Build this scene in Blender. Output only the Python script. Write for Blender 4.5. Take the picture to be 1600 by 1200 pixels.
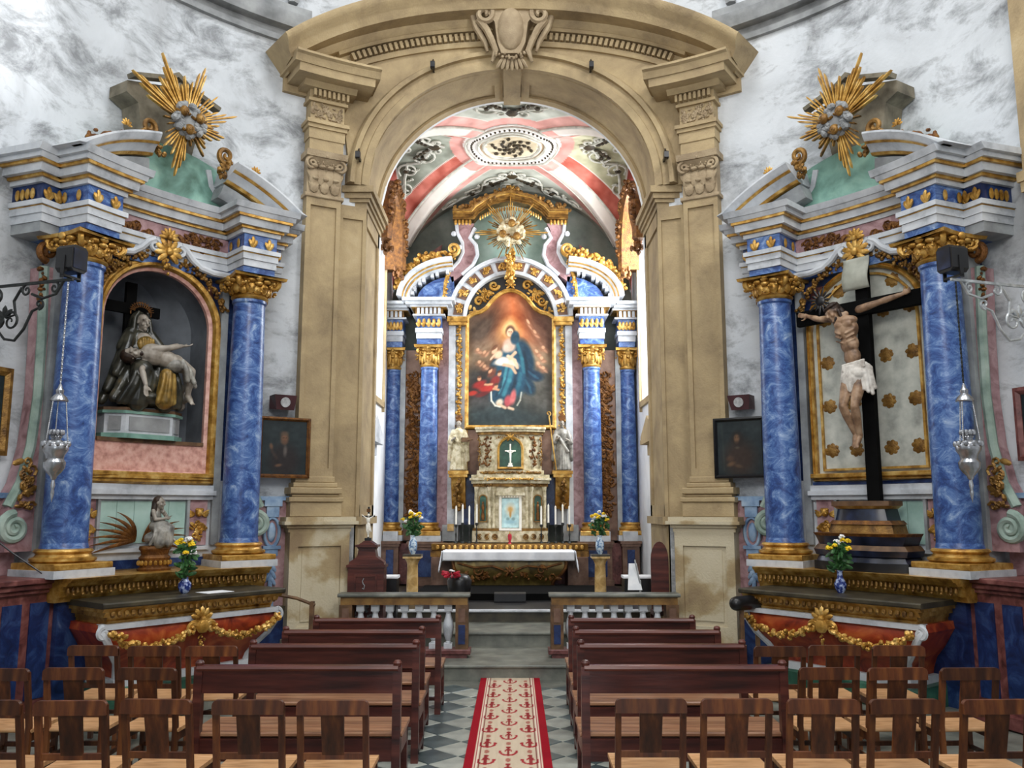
import bpy, bmesh, math, random
import numpy as np
from mathutils import Vector, Matrix
for o in list(bpy.data.objects): bpy.data.objects.remove(o)
SC=bpy.context.scene; COL=SC.collection
pi=math.pi; rad=math.radians; sin=math.sin; cos=math.cos
# ---------------------------------------------------------------- camera
cam=bpy.data.objects.new('camera',bpy.data.cameras.new('camera')); COL.objects.link(cam)
cam.location=(0,0,1.9); cam.rotation_euler=(rad(90+8.28),0,0)
cam.data.sensor_width=36; cam.data.lens=36*1340/1600; cam.data.clip_end=200
SC.camera=cam
# ---------------------------------------------------------------- world, lights, exposure
w=bpy.data.worlds.new('sky'); SC.world=w; w.use_nodes=True
w.node_tree.nodes['Background'].inputs[0].default_value=(.86,.93,1,1)
w.node_tree.nodes['Background'].inputs[1].default_value=2.5
def area(name,loc,target,sx,sy,power,col=(1,1,1)):
    l=bpy.data.lights.new(name,'AREA'); l.shape='RECTANGLE'; l.size=sx; l.size_y=sy; l.energy=power; l.color=col
    o=bpy.data.objects.new(name,l); COL.objects.link(o); o.location=loc
    d=Vector(target)-Vector(loc); o.rotation_euler=d.to_track_quat('-Z','Y').to_euler(); return o
area('daylight_west_window',(0,1.15,6.7),(0,10,3.4),3.0,2.2,240,(1,.96,.9))
area('daylight_dome_south',(3.9,5.2,9.6),(-4.0,8.2,4.0),1.6,2.0,250,(1,.98,.95))
area('daylight_dome_north',(-3.9,5.2,9.6),(4.0,8.2,3.6),1.6,2.0,85,(1,.98,.95))
area('daylight_lantern',(0,6.2,12.4),(0,6.2,0),2.6,2.6,260,(.95,.98,1))
area('daylight_chancel_south',(2.98,15.15,6.0),(-2.2,14.6,3.4),1.6,3.6,540,(.95,.98,1))
area('daylight_chancel_north',(-2.98,15.15,6.0),(2.2,14.6,3.4),1.6,3.6,135,(.95,.98,1))
sl=bpy.data.lights.new('sunbeam_dome_window','SPOT'); sl.energy=2600; sl.spot_size=rad(13); sl.spot_blend=.7; sl.shadow_soft_size=.2; so=bpy.data.objects.new('sunbeam_dome_window',sl); COL.objects.link(so); so.location=(3.6,4.4,9.9)
so.rotation_euler=(Vector((-5.05,7.55,6.75))-so.location).to_track_quat('-Z','Y').to_euler()
SC.view_settings.view_transform='Standard'; SC.view_settings.look='None'
SC.view_settings.exposure=-0.06; SC.view_settings.gamma=1.0
# ---------------------------------------------------------------- geometry constants of the round nave
R=5.3; YC=6.2; RC=4.75; T0=rad(52.1)
def warp_altar(side):
    def f(p):
        th=T0-p[0]/RC; r=R+p[1]; return (side*r*sin(th),YC+r*cos(th),p[2])
    return f
def warp_arch(p):
    th=p[0]/R; r=R+p[1]; return (r*sin(th),YC+r*cos(th),p[2])
def rigid(side,o,u=0,z=0,t=None):      # matrix: local x along the wall, local -y into the nave
    th=(T0-u/RC) if t is None else t
    r=R-o
    return Matrix.Translation((side*r*sin(th),YC+r*cos(th),z))@Matrix.Rotation(-side*th,4,'Z')
# ---------------------------------------------------------------- mesh builder
def rotm(ax,az=0,ay=0): return Matrix.Rotation(az,3,'Z')@Matrix.Rotation(ay,3,'Y')@Matrix.Rotation(ax,3,'X')
class MB:
    def __init__(s,seg=None): s.v=[]; s.f=[]; s.seg=seg
    def add(s,v,f):
        n=len(s.v); s.v+=[tuple(p) for p in v]; s.f+=[tuple(i+n for i in q) for q in f]; return s
    def merge(s,o,M=None):
        return s.add([tuple(M@Vector(p)) for p in o.v] if M is not None else o.v,o.f)
    def prof(s,poly,x0,x1,n=None):        # closed polygon (y,z) extruded along x
        n=n or (max(1,math.ceil(abs(x1-x0)/s.seg)) if s.seg else 1); k=len(poly)
        v=[(x0+(x1-x0)*i/n,p[0],p[1]) for i in range(n+1) for p in poly]
        f=[(i*k+j,i*k+(j+1)%k,(i+1)*k+(j+1)%k,(i+1)*k+j) for i in range(n) for j in range(k)]
        f+=[tuple(range(k))[::-1],tuple(n*k+j for j in range(k))]
        return s.add(v,f)
    def box(s,x0,x1,y0,y1,z0,z1,n=None,bev=0):
        if bev:
            b=bev; return s.prof([(y0+b,z0),(y1-b,z0),(y1,z0+b),(y1,z1-b),(y1-b,z1),(y0+b,z1),(y0,z1-b),(y0,z0+b)],x0,x1,n)
        return s.prof([(y0,z0),(y1,z0),(y1,z1),(y0,z1)],x0,x1,n)
    def plate(s,poly,y0,y1):              # polygon (x,z) extruded along y
        k=len(poly); v=[(p[0],y0,p[1]) for p in poly]+[(p[0],y1,p[1]) for p in poly]
        return s.add(v,[tuple(range(k)),tuple(range(2*k-1,k-1,-1))]+[(j,j+k,(j+1)%k+k,(j+1)%k) for j in range(k)])
    def between(s,xs,lo,hi,y0,y1):        # solid between two height curves over xs
        n=len(xs); v=[]
        for x,a,b in zip(xs,lo,hi): v+=[(x,y0,a),(x,y0,b),(x,y1,b),(x,y1,a)]
        f=[(0,1,2,3),(4*n-1,4*n-2,4*n-3,4*n-4)]
        for i in range(n-1):
            for j in range(4): f.append((4*i+j,4*i+4+j,4*i+4+(j+1)%4,4*i+(j+1)%4))
        return s.add(v,f)
    def lathe(s,pr,cx=0,cy=0,z=0,n=20,a0=0,a1=2*pi):
        full=abs(a1-a0-2*pi)<1e-6; m=n if full else n+1; k=len(pr)
        v=[(cx+r*cos(a0+(a1-a0)*i/n),cy+r*sin(a0+(a1-a0)*i/n),z+h) for i in range(m) for r,h in pr]
        f=[(i*k+j,((i+1)%m)*k+j,((i+1)%m)*k+j+1,i*k+j+1) for i in range(n) for j in range(k-1)]
        if full:
            if pr[0][0]>1e-4: f.append(tuple(i*k for i in range(m))[::-1])
            if pr[-1][0]>1e-4: f.append(tuple(i*k+k-1 for i in range(m)))
        return s.add(v,f)
    def tube(s,path,r,n=6,closed=False,flat=1.0):
        P=[Vector(p) for p in path]; L=len(P); rs=r if isinstance(r,(list,tuple)) else [r]*L; v=[]; f=[]
        up=None
        for i in range(L):
            a=P[(i-1)%L] if (closed or i>0) else P[0]; b=P[(i+1)%L] if (closed or i<L-1) else P[-1]
            t=(b-a); t=t.normalized() if t.length>1e-9 else Vector((0,0,1))
            if up is None:
                up=Vector((0,1,0)) if abs(t.y)<.9 else Vector((1,0,0))
            sd=t.cross(up); sd=sd.normalized() if sd.length>1e-6 else t.orthogonal().normalized()
            up=sd.cross(t).normalized()
            for j in range(n):
                q=2*pi*j/n; v.append(P[i]+sd*cos(q)*rs[i]+up*sin(q)*rs[i]*flat)
        for i in range(L if closed else L-1):
            for j in range(n): f.append((i*n+j,i*n+(j+1)%n,((i+1)%L)*n+(j+1)%n,((i+1)%L)*n+j))
        if not closed: f+=[tuple(range(n))[::-1],tuple((L-1)*n+j for j in range(n))]
        return s.add(v,f)
    def ell(s,c,r,M=None,n=8,m=5):
        c=Vector(c); v=[]; f=[]
        for i in range(1,m):
            a=pi*i/m
            for j in range(n):
                b=2*pi*j/n; v.append(Vector((r[0]*sin(a)*cos(b),r[1]*sin(a)*sin(b),r[2]*cos(a))))
        v+=[Vector((0,0,r[2])),Vector((0,0,-r[2]))]; T=len(v)-2
        for i in range(m-2):
            for j in range(n): f.append((i*n+j,(i+1)*n+j,(i+1)*n+(j+1)%n,i*n+(j+1)%n))
        for j in range(n):
            f.append((T,j,(j+1)%n)); f.append((T+1,(m-2)*n+(j+1)%n,(m-2)*n+j))
        return s.add([c+(M@p if M is not None else p) for p in v],f)
    def cap(s,a,b,ra,rb=None,n=10):
        rb=ra if rb is None else rb; a=Vector(a); b=Vector(b); d=b-a; L=d.length
        if L<1e-6: return s.ell(a,(ra,)*3,n=n)
        q=d.to_track_quat('Z','Y').to_matrix(); pr=[(0.0,-ra)]
        for t in (-60,-30,0): pr.append((ra*cos(rad(t)),ra*sin(rad(t))))
        for t in (0,30,60): pr.append((rb*cos(rad(t)),L+rb*sin(rad(t))))
        pr.append((0.0,L+rb)); o=MB(); k=len(pr)
        v=[a+q@Vector((r*cos(2*pi*i/n),r*sin(2*pi*i/n),h)) for i in range(n) for r,h in pr[1:-1]]
        k-=2; v+=[a+q@Vector((0,0,-ra)),a+q@Vector((0,0,L+rb))]; T=len(v)-2
        f=[(i*k+j,((i+1)%n)*k+j,((i+1)%n)*k+j+1,i*k+j+1) for i in range(n) for j in range(k-1)]
        f+=[(T,((i+1)%n)*k,i*k) for i in range(n)]+[(T+1,i*k+k-1,((i+1)%n)*k+k-1) for i in range(n)]
        return s.add(v,f)
    def frame(s,profile,path,closed=False):   # profile (out,y) swept along path (x,z); out is to the left of travel
        P=[Vector((p[0],p[1])) for p in path]; L=len(P); k=len(profile); v=[]
        for i in range(L):
            ts=[]
            if closed or i>0: ts.append((P[i]-P[i-1]).normalized())
            if closed or i<L-1: ts.append((P[(i+1)%L]-P[i]).normalized())
            ns=[Vector((-t.y,t.x)) for t in ts]; n_=sum(ns,Vector((0,0)))/len(ns)
            d=n_.length_squared; n_=n_/max(d,.3)
            for a,y in profile: q=P[i]+n_*a; v.append((q.x,y,q.y))
        f=[(i*k+j,i*k+(j+1)%k,((i+1)%L)*k+(j+1)%k,((i+1)%L)*k+j) for i in range(L if closed else L-1) for j in range(k)]
        if not closed: f+=[tuple(range(k))[::-1],tuple((L-1)*k+j for j in range(k))]
        return s.add(v,f)
    def grid(s,fn,nu,nv):
        v=[fn(i/nu,j/nv) for j in range(nv+1) for i in range(nu+1)]
        return s.add(v,[(j*(nu+1)+i,j*(nu+1)+i+1,(j+1)*(nu+1)+i+1,(j+1)*(nu+1)+i) for j in range(nv) for i in range(nu)])
def arc(cx,cz,ax,az,a0,a1,n): return [(cx+ax*cos(a0+(a1-a0)*i/n),cz+az*sin(a0+(a1-a0)*i/n)) for i in range(n+1)]
# ---------------------------------------------------------------- objects
INV={}
def props(o,label=None,cat=None,group=None,kind=None):
    if label: o['label']=label
    if cat: o['category']=cat
    if group: o['group']=group
    if kind: o['kind']=kind
    return o
def thing(name,label,cat,loc=(0,0,0),rz=0,group=None,kind=None):
    o=bpy.data.objects.new(name,None); COL.objects.link(o); o.location=loc; o.rotation_euler=(0,0,rz); o.empty_display_size=.1
    INV[o.name]=(Matrix.Translation(loc)@Matrix.Rotation(rz,4,'Z')).inverted()
    return props(o,label,cat,group,kind)
def mesh(mb,M=None,W=None,recalc=True,smooth=35):
    v=mb.v
    if M is not None: v=[tuple(M@Vector(p)) for p in v]
    if W is not None: v=[W(p) for p in v]
    me=bpy.data.meshes.new('m'); me.from_pydata(v,[],mb.f)
    if recalc:
        b=bmesh.new(); b.from_mesh(me); bmesh.ops.recalc_face_normals(b,faces=b.faces); b.to_mesh(me); b.free()
    if smooth:
        me.shade_smooth(); me.set_sharp_from_angle(angle=rad(smooth))
    return me
def link(name,me,mat,parent=None,local=False):
    o=bpy.data.objects.new(name,me); COL.objects.link(o)
    if mat is not None and not me.materials: me.materials.append(mat)
    if parent is not None:
        o.parent=parent
        if not local and parent.name in INV: o.matrix_parent_inverse=INV[parent.name]
    return o
def obj(name,mb,mat,parent=None,M=None,W=None,recalc=True,smooth=35,local=False,**kw):
    return props(link(name,mesh(mb,M,W,recalc,smooth),mat,parent,local),**kw)
def inst(name,me,parent,M,mat=None):       # shared mesh placed by a world matrix under a thing
    o=link(name,me,mat,parent); o.matrix_basis=M; return o
def copy_tree(o,parent=None):
    c=o.copy(); COL.objects.link(c); c.parent=parent
    for ch in o.children: copy_tree(ch,c)
    return c
# ---------------------------------------------------------------- materials
def C(h):
    r=[int(h[i:i+2],16)/255 for i in (0,2,4)]
    return tuple((x/12.92 if x<.04045 else ((x+.055)/1.055)**2.4) for x in r)+(1,)
MATS={}
def mat(name,cols,scale=4,detail=6,rough=.6,metal=0,bump=0,bscale=None,dist=0.,stretch=(1,1,1),tex='noise',emit=None,vary=0,spec=.5,nrough=.55):
    m=bpy.data.materials.new(name); m.use_nodes=True; nt=m.node_tree; N=nt.nodes; b=N['Principled BSDF']
    b.inputs['Roughness'].default_value=rough; b.inputs['Metallic'].default_value=metal; b.inputs['Specular IOR Level'].default_value=spec
    tc=N.new('ShaderNodeTexCoord'); mp=N.new('ShaderNodeMapping'); mp.inputs['Scale'].default_value=stretch
    nt.links.new(tc.outputs['Object'],mp.inputs[0])
    if isinstance(cols,str): cols=[(0,cols)]
    if isinstance(cols[0],str): cols=[(.3+.4*i/max(1,len(cols)-1),c) for i,c in enumerate(cols)]
    if len(cols)>1:
        if tex=='wave':
            t=N.new('ShaderNodeTexWave'); t.inputs['Scale'].default_value=scale; t.inputs['Distortion'].default_value=dist; t.inputs['Detail'].default_value=detail; t.inputs['Detail Scale'].default_value=1.6
        else:
            t=N.new('ShaderNodeTexNoise'); t.inputs['Scale'].default_value=scale; t.inputs['Detail'].default_value=detail; t.inputs['Distortion'].default_value=dist; t.inputs['Roughness'].default_value=nrough
        nt.links.new(mp.outputs[0],t.inputs['Vector'])
        r=N.new('ShaderNodeValToRGB'); e=r.color_ramp.elements
        while len(e)<len(cols): e.new(.5)
        for k,(p,c) in enumerate(cols): e[k].position=p; e[k].color=C(c)
        nt.links.new(t.outputs['Fac'],r.inputs[0]); out=r.outputs[0]
        if vary:
            oi=N.new('ShaderNodeObjectInfo'); h=N.new('ShaderNodeHueSaturation'); mr=N.new('ShaderNodeMapRange')
            mr.inputs['To Min'].default_value=1-vary; mr.inputs['To Max'].default_value=1+vary
            nt.links.new(oi.outputs['Random'],mr.inputs['Value']); nt.links.new(mr.outputs[0],h.inputs['Value']); nt.links.new(out,h.inputs['Color']); out=h.outputs[0]
        nt.links.new(out,b.inputs['Base Color'])
    else: b.inputs['Base Color'].default_value=C(cols[0][1])
    if bump:
        t2=N.new('ShaderNodeTexNoise'); t2.inputs['Scale'].default_value=bscale or scale*4; t2.inputs['Detail'].default_value=5
        nt.links.new(mp.outputs[0],t2.inputs['Vector']); bp=N.new('ShaderNodeBump'); bp.inputs['Strength'].default_value=bump; bp.inputs['Distance'].default_value=.02
        nt.links.new(t2.outputs['Fac'],bp.inputs['Height']); nt.links.new(bp.outputs[0],b.inputs['Normal'])
    MATS[name]=m; return m
def attr_mat(name,rough=.6,bump=0,bscale=60,spec=.4):
    m=bpy.data.materials.new(name); m.use_nodes=True; nt=m.node_tree; b=nt.nodes['Principled BSDF']
    a=nt.nodes.new('ShaderNodeAttribute'); a.attribute_name='Col'; nt.links.new(a.outputs['Color'],b.inputs['Base Color'])
    b.inputs['Roughness'].default_value=rough; b.inputs['Specular IOR Level'].default_value=spec
    if bump:
        t2=nt.nodes.new('ShaderNodeTexNoise'); t2.inputs['Scale'].default_value=bscale; bp=nt.nodes.new('ShaderNodeBump'); bp.inputs['Strength'].default_value=bump; bp.inputs['Distance'].default_value=.02
        nt.links.new(t2.outputs['Fac'],bp.inputs['Height']); nt.links.new(bp.outputs[0],b.inputs['Normal'])
    return m
plaster=mat('plaster',[(.28,'9a9c9e'),(.37,'b0b3b6'),(.45,'c2c6ca'),(.56,'ccd0d4'),(.8,'d6d9dd')],scale=.9,detail=9,rough=.85,bump=.25,bscale=14,dist=.6,nrough=.62)
plaster_in=mat('plaster_chancel',[(.3,'cfd2d4'),(.6,'eceef0')],scale=1.5,detail=7,rough=.85,bump=.15,bscale=14)
stone=mat('stone',[(.25,'7a6950'),(.45,'9f8b69'),(.6,'b19c76'),(.8,'c0ad8a')],scale=1.6,detail=10,rough=.8,bump=.3,bscale=40,dist=.4,nrough=.65)
stone_carved=mat('stone_carved',[(.3,'8c795f'),(.7,'b19e80')],scale=5,detail=8,rough=.85,bump=.4,bscale=50)
stone_worn=mat('stone_pedestal',[(.38,'8c775a'),(.46,'a8946f'),(.50,'c4b89c'),(.75,'cfc5ad')],scale=1.1,detail=10,rough=.85,bump=.3,bscale=40,dist=.15,nrough=.5)
greystone=mat('greystone',['6d6f70','8b8d8e','a4a6a6'],scale=3,rough=.8,bump=.2)
gold=mat('gold',[(.3,'7a521a'),(.5,'bd8f40'),(.75,'e6c47a')],scale=9,detail=8,rough=.36,metal=.5,bump=.25,bscale=60)
gold_old=mat('gold_old',[(.3,'4c3214'),(.5,'85602a'),(.75,'b08a48')],scale=10,detail=8,rough=.42,metal=.45,bump=.35,bscale=70)
gold_brown=mat('gold_brown',[(.3,'4a2c16'),(.6,'7d5122'),(.8,'a3762f')],scale=14,detail=8,rough=.5,metal=.45,bump=.5,bscale=60)
white=mat('painted_white',[(.3,'8f9398'),(.48,'bdc1c6'),(.75,'dadde0')],scale=3,detail=9,rough=.5,bump=.1,nrough=.65)
grey=mat('painted_grey',[(.3,'74777a'),(.55,'989c9e'),(.8,'b4b8ba')],scale=4,detail=9,rough=.55,bump=.1)
blue=mat('blue_marble',[(.32,'1a2850'),(.45,'304c88'),(.53,'4f70a8'),(.60,'8099c0'),(.70,'bcc9da')],scale=4.6,detail=13,rough=.32,dist=.8,stretch=(1,1,1.35),nrough=.78)
blue_dark=mat('blue_marble_dark',[(.28,'0c1530'),(.5,'1b2e5c'),(.65,'344c78'),(.8,'6c7c98')],scale=5,detail=10,rough=.35,dist=1.2,nrough=.68)
blue_grey=mat('blue_grey',['4a6486','7f9ab8','a9bccd'],scale=5,rough=.5)
rose=mat('rose_marble',[(.3,'7d5a5c'),(.5,'a68285'),(.7,'bf9fa0')],scale=7,detail=9,rough=.4,dist=.8)
pink=mat('pink_marble',[(.3,'a9766a'),(.5,'cf9d8f'),(.7,'deb5a8')],scale=14,detail=9,rough=.45)
redm=mat('red_marble',[(.3,'3f1f1f'),(.5,'6a3b38'),(.7,'8a5a54')],scale=9,detail=9,rough=.4,dist=.7)
orange=mat('orange_marble',[(.3,'5c1a0c'),(.5,'99391a'),(.68,'b9602f'),(.8,'d58c50')],scale=4,detail=9,rough=.35,dist=1.5)
green=mat('green_paint',[(.3,'47685a'),(.5,'6f978a'),(.72,'93b8a8')],scale=3,detail=9,rough=.55,dist=.5)
green_pale=mat('pale_green',[(.3,'8fb0a6'),(.6,'b3d0c6'),(.8,'c8ddd6')],scale=3,detail=8,rough=.6)
green_dk=mat('green_dark',['1d3a30','2d5a48','4a8068'],scale=5,detail=8,rough=.4)
dark=mat('dark_slab',['201c14','3a3528','4d4634'],scale=6,detail=8,rough=.45)
black=mat('black',['0a0a0c','17171a'],scale=8,rough=.35)
blackpaint=mat('black_blue',['0a0c14','151c30','2a3654'],scale=5,rough=.28)
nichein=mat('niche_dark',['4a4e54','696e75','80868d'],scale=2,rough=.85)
lun=mat('lunette',['4f5650','6c746c','868c84'],scale=2,detail=9,rough=.8)
wood=mat('pew_wood',[(.3,'2a1210'),(.5,'4a221c'),(.7,'633329')],scale=3,detail=7,rough=.32,stretch=(.6,6,6),bump=.06,vary=.15)
woodseat=mat('pew_seat',[(.3,'6e4a34'),(.5,'9c6e50'),(.7,'b48a68')],scale=3,detail=7,rough=.35,stretch=(.6,6,6),bump=.06)
chairw=mat('chair_wood',[(.3,'2c150a'),(.5,'562c15'),(.7,'7c4a22')],scale=3,detail=7,rough=.42,stretch=(5,5,.7),bump=.06,vary=.35)
chairseat=mat('chair_seat',[(.3,'a8784c'),(.5,'cc9b6b'),(.7,'dbb288')],scale=5,detail=7,rough=.5,stretch=(1,5,5),vary=.1)
cloth=mat('white_cloth',['dfe2e8','f4f5f8'],scale=6,rough=.9)
silver=mat('silver',['8f9094','d4d6da'],scale=12,rough=.25,metal=.9)
iron=mat('iron',['1d1f20','3a3d3c'],scale=12,rough=.5,metal=.5)
ironw=mat('iron_light',['9a9ea0','dadee0'],scale=12,rough=.35,metal=.5)
skin=mat('carved_flesh',[(.3,'553e2e'),(.5,'94755a'),(.7,'b99c80')],scale=8,detail=6,rough=.5)
skin_pale=mat('carved_flesh_pale',['6f675c','978e82','b0a89c'],scale=8,rough=.45)
robe_dark=mat('robe_dark',[(.3,'141511'),(.5,'2c2c25'),(.66,'4c4a3e'),(.78,'7a5c2a')],scale=6,detail=7,rough=.3)
matte=mat('matte_black',['070707','0d0d0d'],scale=8,rough=.9,spec=.1)
robe_gold=mat('robe_gold',['5c4a20','927233','b59a58'],scale=9,rough=.4,metal=.3)
robe_grey=mat('robe_grey',['4c4a46','85827a','b4afa4'],scale=8,rough=.4)
cream=mat('cream_gilt',[(.3,'8f815f'),(.5,'c2b694'),(.62,'ded5bb'),(.8,'b08a44')],scale=11,detail=6,rough=.5)
yellowm=mat('yellow_marble',[(.3,'96733c'),(.5,'cba668'),(.7,'e6cc98')],scale=6,detail=8,rough=.35,dist=1)
canvas=attr_mat('painted_canvas',.45); vaultm=attr_mat('vault_paint',.75,.2,30); carpetm=attr_mat('carpet_pile',.95,.3,200,.1)
porcelain=mat('porcelain',[(.35,'2d4a86'),(.47,'8fb0d0'),(.55,'d4e2ee'),(.8,'e8f0f6')],scale=24,detail=3,rough=.15)
porcelain_dk=mat('porcelain_dark',[(.35,'141d48'),(.5,'2c3f86'),(.6,'a9b8d8')],scale=26,detail=3,rough=.15)
leafm=mat('leaves',['14301a','2d5a2c','4c7a3a'],scale=20,rough=.5); leafl=mat('leaves_light',['6f8a3a','a8b45a'],scale=20,rough=.5)
yel=mat('petal_yellow',['d8a800','f6d820'],scale=20,rough=.6); whi=mat('petal_white',['dcdcd8','ffffff'],scale=20,rough=.6); redp=mat('petal_red',['8a0a1e','c81e3c'],scale=20,rough=.6)
wax=mat('wax',['e9e4d6','fbf8ef'],scale=10,rough=.5); copper=mat('old_wood',['3d2a18','5e432a','7a5a3a'],scale=8,rough=.6)
tile_l=mat('tile_light',['7c807c','9ea29a','b0b3aa'],scale=5,detail=8,rough=.28,vary=.12); tile_d=mat('tile_dark',['2f3a3c','4a5658','5e6a6a'],scale=5,detail=8,rough=.28,vary=.15)
floorst=mat('floor_stone',['4e504a','6c6e66','86877c'],scale=4,detail=8,rough=.4)
damask=mat('damask_ground',[(.3,'8d8f88'),(.5,'b4b6ac'),(.7,'cdcdc2')],scale=5,detail=9,rough=.6)
plasticr=mat('plastic_maroon',['35181c','4a262a'],scale=4,rough=.5); plasticg=mat('speaker_cone',['9a9a9a','c4c4c4'],scale=30,rough=.6)
paperm=mat('paper',['dcdfe2','f4f4f4'],scale=9,rough=.9); titulus=mat('titulus_board',['8f9084','b8b9ac'],scale=5,rough=.7)
brownpanel=mat('brown_panel',['4e382c','6b4e3e','7d6252'],scale=7,rough=.5); glassb=mat('blue_glass',['8fc4cc','c9e6e6'],scale=6,rough=.2)

# soot and damp stains on the nave plaster
nt=plaster.node_tree; b_=nt.nodes['Principled BSDF']; src=b_.inputs['Base Color'].links[0].from_socket
tn=nt.nodes.new('ShaderNodeTexNoise'); tn.inputs['Scale'].default_value=1.5; tn.inputs['Detail'].default_value=12; tn.inputs['Roughness'].default_value=.72; tn.inputs['Distortion'].default_value=.4
mp_=nt.nodes.new('ShaderNodeMapping'); mp_.inputs['Scale'].default_value=(1,1,1.7); mp_.inputs['Location'].default_value=(3.1,1.7,.4); tcc=nt.nodes.new('ShaderNodeTexCoord'); nt.links.new(tcc.outputs['Object'],mp_.inputs[0]); nt.links.new(mp_.outputs[0],tn.inputs['Vector'])
rr_=nt.nodes.new('ShaderNodeValToRGB'); rr_.color_ramp.elements[0].position=.36; rr_.color_ramp.elements[0].color=(.42,.42,.42,1); rr_.color_ramp.elements[1].position=.52; rr_.color_ramp.elements[1].color=(1,1,1,1); nt.links.new(tn.outputs['Fac'],rr_.inputs[0])
mx=nt.nodes.new('ShaderNodeMix'); mx.data_type='RGBA'; mx.blend_type='MULTIPLY'; mx.inputs['Factor'].default_value=1; nt.links.new(src,mx.inputs['A']); nt.links.new(rr_.outputs[0],mx.inputs['B']); nt.links.new(mx.outputs['Result'],b_.inputs['Base Color'])
# ================================================================ THE SETTING
ROT90=Matrix.Rotation(pi/2,4,'Z')
def st(name,mb,m,label=None,parent=None,**kw):
    return obj(name,mb,m,parent,kind=None if parent else 'structure',label=label,**kw)
# ---- ornament helpers (front elevation: x right, z up, -y to the viewer)
def spiral(mb,cx,cz,r,turns,a0,y,t,hand=1,n=None,r1=.12,nt=6):
    n=n or int(14*turns)+4; p=[]
    for i in range(n+1):
        k=i/n; rr=r*(1-(1-r1)*k); a=a0+hand*2*pi*turns*k; p.append((cx+rr*cos(a),y-.3*t*k,cz+rr*sin(a)))
    mb.tube(p,[t*(1-.45*i/n) for i in range(n+1)],nt); return mb
def leaf(mb,x,z,y,a,l,w,d=.02,n=6,m=4):          # leaf lying in the front plane, pointing along angle a
    c=(x+cos(a)*l/2,y,z+sin(a)*l/2); M=Matrix.Rotation(-a,3,'Y')
    mb.ell(c,(l/2,d,w/2),M,n,m); return mb
def foliage(mb,x0,x1,z0,z1,y,n,s,seed=1,d=None,curl=.3):
    rd=random.Random(seed)
    for i in range(n):
        x=rd.uniform(x0,x1); z=rd.uniform(z0,z1); a=rd.uniform(0,2*pi); l=s*rd.uniform(.6,1.3)
        if rd.random()<curl: spiral(mb,x,z,l*.5,1.1,a,y-.005,s*.16,rd.choice((-1,1)),8,.2,4)
        else: leaf(mb,x,z,y,a,l,l*.5,d or s*.25,5,4)
    return mb
def garland(mb,path,r,n,seed=2,s=None):
    rd=random.Random(seed); P=[Vector(p) for p in path]; L=len(P)-1; s=s or r*.55
    for i in range(n):
        k=L*(i+.5)/n; j=min(int(k),L-1); q=P[j].lerp(P[j+1],k-j)
        q=q+Vector((rd.gauss(0,r*.45),-abs(rd.gauss(0,r*.4)),rd.gauss(0,r*.45)))
        e=s*rd.uniform(.6,1.2); mb.ell(q,(e,e*.7,e*.8),rotm(rd.uniform(0,3),rd.uniform(0,3),rd.uniform(0,3)),6,4)
    return mb
def shell(mb,x,z,y,r,n=9,a0=-.25*pi,a1=1.25*pi):
    for i in range(n):
        a=a0+(a1-a0)*i/(n-1); leaf(mb,x,z,y,a,r,r*.42,r*.16)
    mb.ell((x,y-.02,z),(r*.28,r*.22,r*.28)); return mb
def cherub(mb,x,z,y,s):
    mb.ell((x,y-.3*s,z),(.42*s,.45*s,.5*s),None,10,8); mb.ell((x,y-.75*s,z-.08*s),(.07*s,.12*s,.09*s))
    for sg in (-1,1):
        mb.ell((x+sg*.2*s,y-.55*s,z-.15*s),(.16*s,.18*s,.16*s)); mb.ell((x+sg*.27*s,y-.35*s,z+.3*s),(.22*s,.25*s,.2*s))
        for k in range(4): leaf(mb,x+sg*.35*s,z-.2*s,y-.1*s,(.5-.32*k) if sg>0 else pi-.5+.32*k,(1.0-.1*k)*s,.3*s,.12*s)
    return mb
# ---- floor, diamond tiles, steps
floor=st('floor',MB().box(-6.5,6.5,-4,11.3,-.3,-.012),floorst,'worn grey stone floor of the round nave')
tl=MB(); q=.145; tl.add([(-q,-q,-.012),(q,-q,-.012),(q,q,-.012),(-q,q,-.012),(-q,-q,-.004),(q,-q,-.004),(q,q,-.004),(-q,q,-.004),(-q+.006,-q+.006,0),(q-.006,-q+.006,0),(q-.006,q-.006,0),(-q+.006,q-.006,0)],
 [(0,1,5,4),(1,2,6,5),(2,3,7,6),(3,0,4,7),(4,5,9,8),(5,6,10,9),(6,7,11,10),(7,4,8,11),(8,9,10,11)])
tA=mesh(tl,recalc=False,smooth=0); tB=tA.copy(); tA.materials.append(tile_l); tB.materials.append(tile_d)
pt=.298; cnt=0; cand=[]
for i in range(-16,17):
    for j in range(8,44):
        x=(i+(j%2)*.5)*pt*1.4142; y=j*pt*.7071+.9
        if 4.6<y<9.75 and abs(x)<2.3: cand.append((abs(x)+(.0 if y>5.5 else 2),i,j,x,y))
cand.sort()
for _,i,j,x,y in cand[:300]:
    o=link('floor_tile',tB if j%2 else tA,None,floor,True); o.location=(x,y,0); o.rotation_euler=(0,0,pi/4)
steps=thing('chancel_steps','grey stone steps rising from the nave into the chancel','steps',(0,10,0),kind='structure')
for k,(y,z0,z1,w,ww) in enumerate([(10.0,0,.16,2.3,1.5),(11.33,.16,.334,2.1,2.1)]):
    obj('step',MB().box(-w,w,y,17.3,z0-.01,z1-.03).box(-w-.0,w,y-.03,17.3,z1-.03,z1,bev=.008),floorst,steps)
alt=thing('altar_platform','dark carpeted altar platform with a pale stone nosing','platform',(0,12.33,.334),kind='structure')
obj('platform_block',MB().box(-2.3,2.3,12.35,17.1,.33,.47),dark,alt); obj('nosing',MB().box(-1.9,1.9,12.3,12.42,.47,.5,bev=.006),white,alt)
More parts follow.
